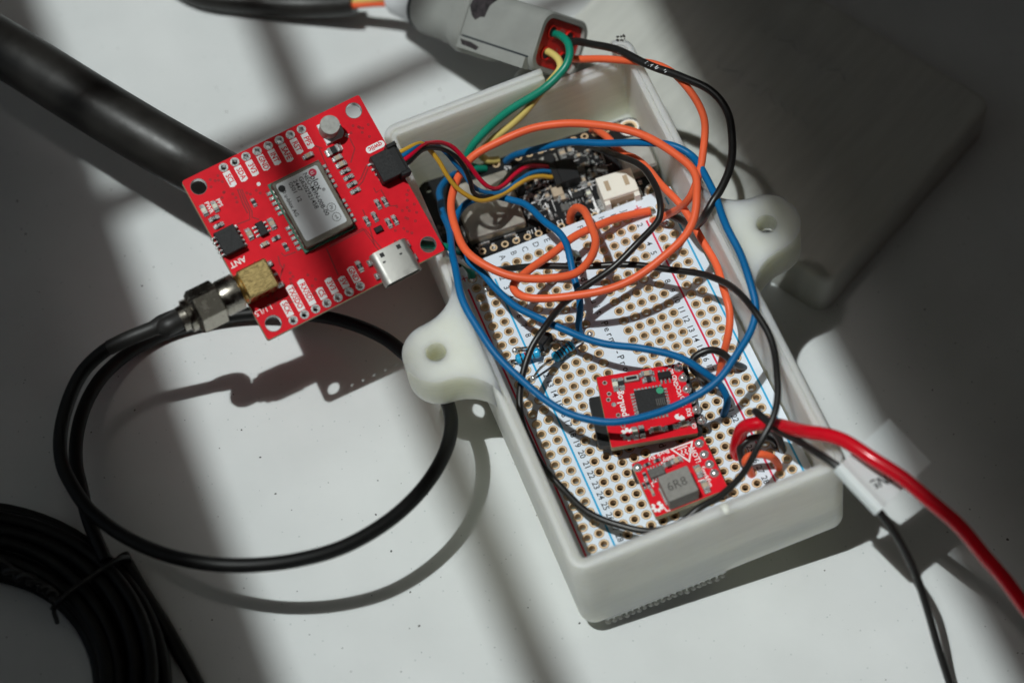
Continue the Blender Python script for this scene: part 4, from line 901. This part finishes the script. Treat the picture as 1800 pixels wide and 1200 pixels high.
# ground wire with its flag label
gw = Thing('ground_wire', 'black ground wire with a white flag label, running off lower right', 'wire', FB, hit(1570, 940, FB, 8))
mb = MB(); mb.tube([FB.l(p) for p in smooth_path(bpts([(1376, 793, -.5), (1373, 782, 2.5), (1368, 768, 5), (1352, 747, 8.5), (1336, 731, 10.2), (1328, 723, 11.3), (1331, 725, 12.8), (1345, 737, 13.6), (1367, 755, 14.5), (1400, 773, 17), (1427, 790, 19.5), (1440, 798, 20.5), (1470, 818, 21), (1510, 858, 19.5), (1547, 900, 17), (1573, 937, 14), (1593, 973, 10), (1610, 1010, 6), (1630, 1070, 0), (1650, 1140, -7), (1676, 1220, -15)]), 6)], .78, n=12); gwi = gw.part('insulation', mb, 'black')
fa, fb_ = FB.w(hit(1474, 818, FB, 21)), FB.w(hit(1548, 896, FB, 17.3)); fx = (fb_-fa)/np.linalg.norm(fb_-fa)
fe_ = FB.w(hit(1576, 805, FB, 20)); fyv = fe_-(fa+fb_)/2; fyv -= fx*(fx@fyv); fyv /= np.linalg.norm(fyv)
FFl = Frame(np.c_[fx, fyv, np.cross(fx, fyv)], fa); fl_L = np.linalg.norm(fb_-fa)
mb = MB(); prof = [(-1.6, 0), (-1.4, .85), (-.7, 1.5), (.4, 1.55), (1.3, .8), (2.2, .25), (13.5, .22), (13.5, .04), (2.2, -.08), (1.3, -.4), (.4, -1.4), (-.7, -1.45), (-1.4, -.85)]
V = [FB.l(FFl.w((x, y, z))) for x in (0, fl_L) for y, z in prof]; k = len(prof)
mb.add(V, [(i, (i+1) % k, k+(i+1) % k, k+i) for i in range(k)]+[tuple(range(k)), tuple(range(2*k-1, k-1, -1))]); fl = gw.part('label_flag', mb, 'flag', label='white adhesive flag label printed GND')
mt = MB(); text(mt, 'GND', 0, -.9, 0, 2.7, 0, bold=.02); ft = hit(1549, 838, FFl, .27)
mb = MB(); mb.add([FB.l(FFl.w((ft[0]+x_*.35-y_*.93, ft[1]+x_*.93+y_*.35, .27))) for x_, y_, _ in mt.v], mt.f); gw.part('label_print', mb, 'silkk', fl)
wire('red_wire', 'thick glossy red power wire leaving the tray at lower right',
     bpts([(1297, 801, -.4), (1294, 786, 2.5), (1296, 768, 6), (1304, 753, 9), (1321, 746, 11.2), (1345, 744, 12.0), (1373, 748, 14.5), (1400, 753, 18), (1430, 761, 21.5), (1483, 778, 23.5), (1533, 803, 24), (1583, 835, 23), (1633, 876, 21), (1700, 942, 17), (1767, 1020, 12), (1840, 1115, 6)]), 1.42, 'red', n=18)
wire('green_wire', 'green wire from the grey connector dropping into the tray', group='green wires in and around the tray', pts=
     bpts([(966, 61, 13), (976, 61, 16), (988, 67, 18.5), (999, 79, 19.5), (1003, 97, 19.5), (997, 115, 19), (980, 133, 18), (950, 157, 16.5), (900, 193, 13), (850, 233, 8.7), (830, 258, 6), (822, 280, 3), (826, 292, .2), (838, 297, -1), (852, 297, -2.4)]), r=.88, mk='green')
wire('yellow_wire', 'pale yellow wire from the grey connector beside the green one',
     bpts([(952, 88, 12), (960, 89, 14.5), (970, 94, 16), (980, 105, 17), (983, 120, 17), (970, 142, 15.8), (935, 184, 13), (900, 216, 9), (868, 243, 5.6), (850, 262, 3.6), (843, 275, .4), (855, 283, -1), (876, 281, -2.3)]), .8, 'yellow')
wire('green_wire', 'dark green wire passing under the red board into the breadboard corner', group='green wires in and around the tray', pts=
     bpts([(655, 400, 3), (690, 414, 11), (715, 423, 16.5), (735, 428, 19.0), (750, 430, 19.45), (768, 432, 19.5), (784, 435, 19.2), (806, 445, 12), (818, 462, 6), (826, 478, 2), (830, 490, -.4)]), r=.85, mk='green')
wire('white_wire', 'short white wire beside the blue wire at the left tray wall',
     bpts([(781, 446, 20.0), (787, 448, 19.4), (800, 453, 15), (815, 461, 8), (833, 473, 1.5), (842, 480, -.4)]), .8, 'whitew')
# four-lead cable between the red board and the microcontroller
qc_ = Thing('four_lead_cable', 'thin four-lead cable with black plugs joining the red board to the black board', 'cable', FG, (QS[0]+2, QS[1], 0))
GP = FG.w((QS[0]+2.9, QS[1], 1.4))
def lead(px, mk, off):
    p0 = FG.w((QS[0]+2.5, QS[1]+off, 1.4)); p1 = FG.w((QS[0]+4.4, QS[1]+off*.9, 1.6))
    zs = FB.l(p1)[2]; n = len(px); L_ = []
    for i, (u, v) in enumerate(px):
        t = (i+1)/n; zt_ = zs*(1-t)**1.15+(-.4)*(1-(1-t)**1.15); L_.append((u, v, zt_))
    e_ = FF.w((SQ[0]-2.0, SQ[1]+off*.8, 1.3)); L_[-1] = (px[-1][0], px[-1][1], -.6)
    pts = [p0, p1]+bpts(L_)+[e_]
    mb = MB(); mb.tube([FG.l(p) for p in smooth_path(pts, 6)], .5, n=10); qc_.part('lead', mb, mk)
lead([(740, 252), (753, 261), (771, 283), (785, 307), (800, 327), (820, 343), (844, 353), (867, 349), (887, 340), (913, 323), (933, 313), (953, 310), (972, 311)], 'qy', 1.5)
lead([(740, 252), (751, 253), (767, 256), (784, 268), (800, 287), (815, 305), (831, 327), (849, 337), (873, 340), (893, 332), (913, 317), (933, 305), (953, 301), (971, 303)], 'qb', .5)
lead([(743, 255), (759, 251), (777, 251), (796, 259), (813, 276), (827, 293), (840, 311), (856, 327), (871, 332), (887, 324), (907, 305), (927, 293), (947, 292), (968, 296)], 'qr', -.5)
lead([(742, 264), (762, 260), (782, 264), (804, 278), (818, 298), (827, 320), (832, 338), (844, 347), (860, 345), (875, 332), (886, 318), (902, 299), (922, 288), (947, 285), (968, 290)], 'qk', -1.5)
mb = MB(); mb.box((QS[0]+2.6, QS[1], .3), (1.5, 6.9, 2.6), r=.2, ch=.15); mb.box((QS[0]+3.4, QS[1], .8), (.9, 6.2, 1.6)); mb.box((QS[0]+2.7, QS[1]+3.2, .1), (2.2, .9, 3.2), ch=.2); mb.box((QS[0]+2.7, QS[1]-3.2, .1), (2.2, .9, 3.2), ch=.2); qc_.part('plug', mb, 'icsm')
mb = MB(); 
FFp = lambda p: FG.l(FF.w(p))
V = [FFp((SQ[0]-2.2+dx, SQ[1]+dy, dz)) for dz in (.4, 2.7) for dx, dy in ((-.8, -2.9), (.7, -2.9), (.7, 2.9), (-.8, 2.9))]
mb.add(V, [(0, 1, 2, 3), (4, 5, 6, 7), (0, 1, 5, 4), (1, 2, 6, 5), (2, 3, 7, 6), (3, 0, 4, 7)]); qc_.part('plug', mb, 'icsm')

# ================================================================== GREY CONNECTOR
W0 = np.array((CW-hit(985, 82, FW, 33.0))); W0 /= np.linalg.norm(W0)
ev = RW[0]*.952+RW[1]*.306; ev -= W0*(W0@ev); ev /= np.linalg.norm(ev)
al = math.radians(50); dv = math.cos(al)*W0+math.sin(al)*ev; uv = -math.sin(al)*W0+math.cos(al)*ev; vv = np.cross(uv*-1, dv); 
if vv @ RW[1] > 0: vv = -vv
FC = Frame(np.c_[dv, np.cross(vv, dv), vv], hit(985, 82, FW, 33.0))
cn = Thing('grey_connector', 'grey mated cable connector with red wedge face behind the tray', 'connector', FC, (-20, 0, -7))
def loft(secs, n=6, cap=(True, True)):
    """secs = [(x, w, h, r, dy, dz)] rounded sections along the axis"""
    m_ = MB(); k = 4*(n+1); V = []
    for x, w, h, r, dy, dz in secs: V += [(x, a, b) for a, b in rrect(dy, dz, w, h, r, n)]
    m_.add(V, [(i*k+j, i*k+(j+1) % k, (i+1)*k+(j+1) % k, (i+1)*k+j) for i in range(len(secs)-1) for j in range(k)]+([tuple(range(k))] if cap[0] else [])+([tuple((len(secs)-1)*k+j for j in range(k))] if cap[1] else []))
    return m_
BW, BH = 16.2, 13.4
m_ = loft([(-23, BW, BH, 3.2, 0, 0), (-.5, BW, BH, 3.2, 0, 0), (0, BW-.8, BH-.8, 3.0, 0, 0), (0, BW-2.6, BH-2.6, 2.4, 0, 0), (-1.6, BW-2.8, BH-2.8, 2.3, 0, 0)], cap=(True, False)); cn.part('plug_body', m_, 'cgrey')
m_ = loft([(-3.2, BW-2.8, BH-2.8, 2.3, 0, 0), (-.9, BW-2.9, BH-2.9, 2.3, 0, 0)]); wd_ = cn.part('wedge', m_, 'cred')
for a, b in ((-1, 1), (1, 1), (-1, -1), (1, -1)):
    m_ = MB(); m_.lathe((-.86, a*3.0, b*2.4), (1, 0, 0), [(-.3, 1.55), (.35, 1.5), (.35, 1.25), (-.25, 1.15), (-.3, .02)], n=18); cn.part('cavity', m_, 'cred', wd_)
    m_ = MB(); m_.lathe((-.8, a*3.0, b*2.4), (1, 0, 0), [(0, 1.15), (.05, 1.15)], n=16); cn.part('cavity_floor', m_, 'cseal', wd_)
m_ = MB()
for s_, y, zz in (('OL', .4, 3.0), ('2', -6.95, -3.2), ('1', .2, -1.2)):
    V_, F_ = glyphs(s_); m_.add([(-.85 if s_ != '2' else .02, y-x*2.0*0-b*1.8*0+(x*1.7), zz+b*1.7) for x, b, _ in V_], F_)
cn.part('moulded_mark', m_, 'cgrey', wd_)
m_ = loft([(-25.5, BW+1.2, BH+1.6, 4.6, 0, 0), (-24, BW+2.0, BH+2.4, 4.6, 0, 0), (-22.2, BW+2.0, BH+2.4, 4.6, 0, 0), (-21.4, BW+.6, BH+.8, 3.6, 0, 0)]); cn.part('flange', m_, 'cgrey')
m_ = loft([(-40, 13.4, 12.6, 5.9, 0, 0), (-39, 14.2, 13.2, 6.2, 0, 0), (-25, BW+.6, BH+.8, 5.2, 0, 0)]); cn.part('rear_shell', m_, 'cgrey')
m_ = loft([(-40.9, 13.5, 12.7, 5.9, 0, 0), (-40, 13.5, 12.7, 5.9, 0, 0)]); cn.part('seal_ring', m_, 'cseal')
m_ = loft([(-51, 8.6, 8.6, 4.2, 0, 0), (-50, 9.6, 9.6, 4.6, 0, 0), (-41, 11.6, 11.2, 5.2, 0, 0)]); cn.part('cable_boot', m_, 'label')
# ledge and seam on the camera side
sgn = -1 if (np.cross(vv, dv) @ W0) < 0 else 1
m_ = MB(); m_.prism([(-21, sgn*(BW/2-1)), (-1, sgn*(BW/2-1)), (-1, sgn*(BW/2+.75)), (-21, sgn*(BW/2+.75))], -BH/2-.2, -BH/2+2.3); cn.part('side_rail', m_, 'cgrey')
m_ = MB(); m_.prism([(-21, sgn*(BW/2-.5)), (-1, sgn*(BW/2-.5)), (-1, sgn*(BW/2+.1)), (-21, sgn*(BW/2+.1))], -BH/2+2.32, -BH/2+2.72); cn.part('seam', m_, 'cseal')
# marker scribbles
m_ = MB(); y_ = sgn*(BW/2+.03); random.seed(4)
pts = [(-20.6, 6.6), (-21.3, 3.0), (-20.0, 1.2), (-18.6, .4), (-17.4, 1.4), (-16.2, 1.6), (-15.8, 4.2), (-14.4, 6.3)]
m_.add([(a, y_, b-.6) for a, b in pts], [tuple(range(len(pts)))])
pts2 = [(-20.5, -5.0), (-19.5, -6.1), (-17.0, -6.2), (-15, -6.35), (-14.5, -5.5), (-17, -5.0)]
m_.add([(a, sgn*(BW/2+.8), b) for a, b in pts2], [tuple(range(len(pts2)))])
cn.part('marker_scribble', m_, 'ink')
# sheath and leads behind it
mb = MB(); sp = [FC.l(hit(u, v, FW, z)) for u, v, z in ((290, -40, 3), (350, -8, 3), (420, 3, 3.2), (490, 9, 4), (560, 10, 5.5), (600, 8, 7), (622, 5, 8))]
mb.tube(smooth_path(sp, 6), 2.85, n=20); cn.part('cable_sheath', mb, 'rubber')
for mk, du, dvv in (('orange', 0, 5), ('yellow', 4, -5), ('black', 8, -10), ('green', 2, -14)):
    mb = MB(); a, b = FC.l(hit(612, 8+dvv*.5, FW, 7.6)), np.array((-48.5, (.9 if du < 4 else -.9), -1.4+du*.3)); mb.tube(smooth_path([a, (a+b)/2+np.array((0, 0, .3)), b], 6), .85, n=10); cn.part('lead', mb, mk)

# ================================================================== THICK CABLE
mb = MB(); cp = [hit(u, v, FW, z) for u, v, z in ((-320, -130, 7), (-220, -62, 16), (-120, 5, 26), (-50, 52, 30), (0, 82, 31.5), (65, 122, 32.5), (130, 163, 33), (195, 203, 33), (260, 242, 32.8), (330, 282, 31.5), (400, 320, 27.5), (470, 358, 21), (540, 400, 13), (600, 440, 7))]
mb.tube(smooth_path(cp, 8), 6.15, n=40); single('thick_cable', mb, 'rubber', 'thick matt black cable crossing upper left and passing under the red board', 'cable', FW, cp[0]-np.array((0, 0, 6.1)))

# ================================================================== ANTENNA CABLE, ITS PLUG AND THE COIL
cx = Thing('antenna_cable', 'thin black antenna cable with hex screw plug looping over the table', 'cable', FG, (AX-10, AY, 0))
hexp = [(5.7, 2.3), (5.7, 3.9), (6.3, 4.5), (11.6, 4.5), (12.4, 4.0), (12.4, 3.2)]
mb = MB(); mb.lathe((AX-.6, AY, AZ), (-1, 0, 0), [(3.6, 2.2), (3.6, 3.75), (7.0, 3.8), (7.6, 3.55), (7.6, 2.0)], n=28); cx.part('plug_collar', mb, 'steel')
mb = MB(); mb.lathe((AX-2.0, AY, AZ), (-1, 0, 0), [(6.0, 3.6), (6.5, 4.55), (11.6, 4.55), (12.3, 3.9), (12.3, 2.0)], n=6, up=(0, .35, .94)); cx.part('hex_nut', mb, 'steel', ang=20)
mb = MB(); mb.lathe((AX-2.0, AY, AZ), (-1, 0, 0), [(12.0, 3.1), (12.6, 3.45), (13.6, 3.45), (13.8, 2.7), (15.0, 2.6), (15.0, 1.8)], n=24); cx.part('ferrule', mb, 'steel')
pA = FG.w((AX-16.0, AY, AZ)); pA2 = FG.w((AX-20, AY, AZ-.1))
pB, pC, pD = hit(262, 580, FW, 29), hit(225, 595, FW, 27.5), hit(192, 611, FW, 25.5)
mb = MB(); sp = smooth_path([FG.l(p) for p in (pA, pA2, hit(310, 560, FW, 31), pB, pC, pD)], 8)
mb.tube(sp, 2.0, n=18, rad=lambda t: 1.0 if t < .52 else (1.0-.22*min(1, (t-.52)/.05))); cx.part('heat_shrink', mb, 'shrink')
lp = [pB, pC, pD]+[hit(u, v, FW, z) for u, v, z in ((165, 632, 23.5), (143, 657, 21.5), (120, 705, 18.5), (106, 767, 16.5), (110, 817, 15.5), (127, 853, 15), (152, 890, 15.5), (187, 921, 17), (233, 950, 19.5), (300, 977, 22.5), (367, 990, 24.5), (433, 993, 25.5), (515, 985, 26), (600, 962, 26), (680, 917, 25.5), (740, 862, 24.5), (780, 800, 22.5), (793, 750, 20), (788, 712, 17.5), (770, 678, 15), (745, 650, 13), (715, 625, 11.5), (680, 597, 10), (640, 577, 8.5), (590, 561, 7), (540, 553, 5.5), (480, 549, 4), (420, 553, 3), (350, 567, 2.2), (290, 586, 2), (245, 608, 2.5), (213, 630, 3.5), (177, 665, 5), (150, 712, 6), (135, 767, 6.8), (134, 817, 7.2), (143, 858, 7.6), (152, 900, 8.3), (166, 940, 8.8), (186, 985, 8.6))]
mb = MB(); mb.tube([FG.l(p) for p in smooth_path(lp, 7)], 1.45, n=14); cx.part('cable', mb, 'coax')
cc = np.array((-151.0, -16.0)); coil = Thing('cable_coil', 'dark coil of black cable at the lower left corner', 'cable coil', FW, (*cc, 0))
random.seed(14)
for lay, zz in enumerate((1.5, 4.3, 7.0)):
    for j in range(5 if lay < 2 else 4):
        rr = 28.6+2.9*j+(1.2 if lay == 1 else 0)+(1.5 if lay == 2 else 0); ph = random.random()*6; am = .35
        mb = MB(); pth = [(cc[0]+(rr+am*math.sin(3*a+ph))*math.cos(a), cc[1]+(rr+am*math.sin(3*a+ph))*math.sin(a), zz+.35*math.sin(2*a+ph)) for a in [2*pi*i/72 for i in range(73)]]
        mb.tube(pth, 1.4, n=10, cap=False); coil.part('turn', mb, 'coax')
mb = MB(); tp = [hit(u, v, FW, z) for u, v, z in ((215, 975, 4), (240, 1020, 3), (262, 1056, 2), (290, 1100, 1.5), (320, 1153, 1.5), (345, 1200, 1.5), (375, 1260, 1.5))]; mb.tube(smooth_path(tp, 6), 1.45, n=12); coil.part('cable_tail', mb, 'coax')
tie = Thing('twist_tie', 'black twist tie binding the cable coil', 'twist tie', FW, (cc[0]+27, cc[1]+12, 8))
a0 = math.atan2(hit(140, 1030, FW, 9)[1]-cc[1], hit(140, 1030, FW, 9)[0]-cc[0]); rad = np.array((math.cos(a0), math.sin(a0)))
def tz(r, z): return (cc[0]+rad[0]*r, cc[1]+rad[1]*r, z)
mb = MB(); mb.tube(smooth_path([tz(25.6, 2), tz(25.8, 8), tz(28.5, 9.6), tz(35, 9.4), tz(41.5, 8.6), tz(44, 6), tz(43.8, 2)], 6), .5, n=8); tie.part('band', mb, 'tie')
s0 = np.array(tz(26, 8.5)); tail = [s0]+[hit(u, v, FW, z) for u, v, z in ((95, 1045, 9), (80, 1035, 9.5), (55, 1020, 9.5), (25, 1008, 9), (-5, 985, 8.5), (-40, 960, 8))]; tail = smooth_path(tail, 8)
for ph in (0, pi):
    mb = MB(); pth = []
    for i, p in enumerate(tail): a = i*.55+ph; pth.append(np.array(p)+np.array((math.cos(a)*.7, math.sin(a)*.7, math.sin(a)*.4)))
    mb.tube(pth, .65, n=8); tie.part('twisted_end', mb, 'tie')
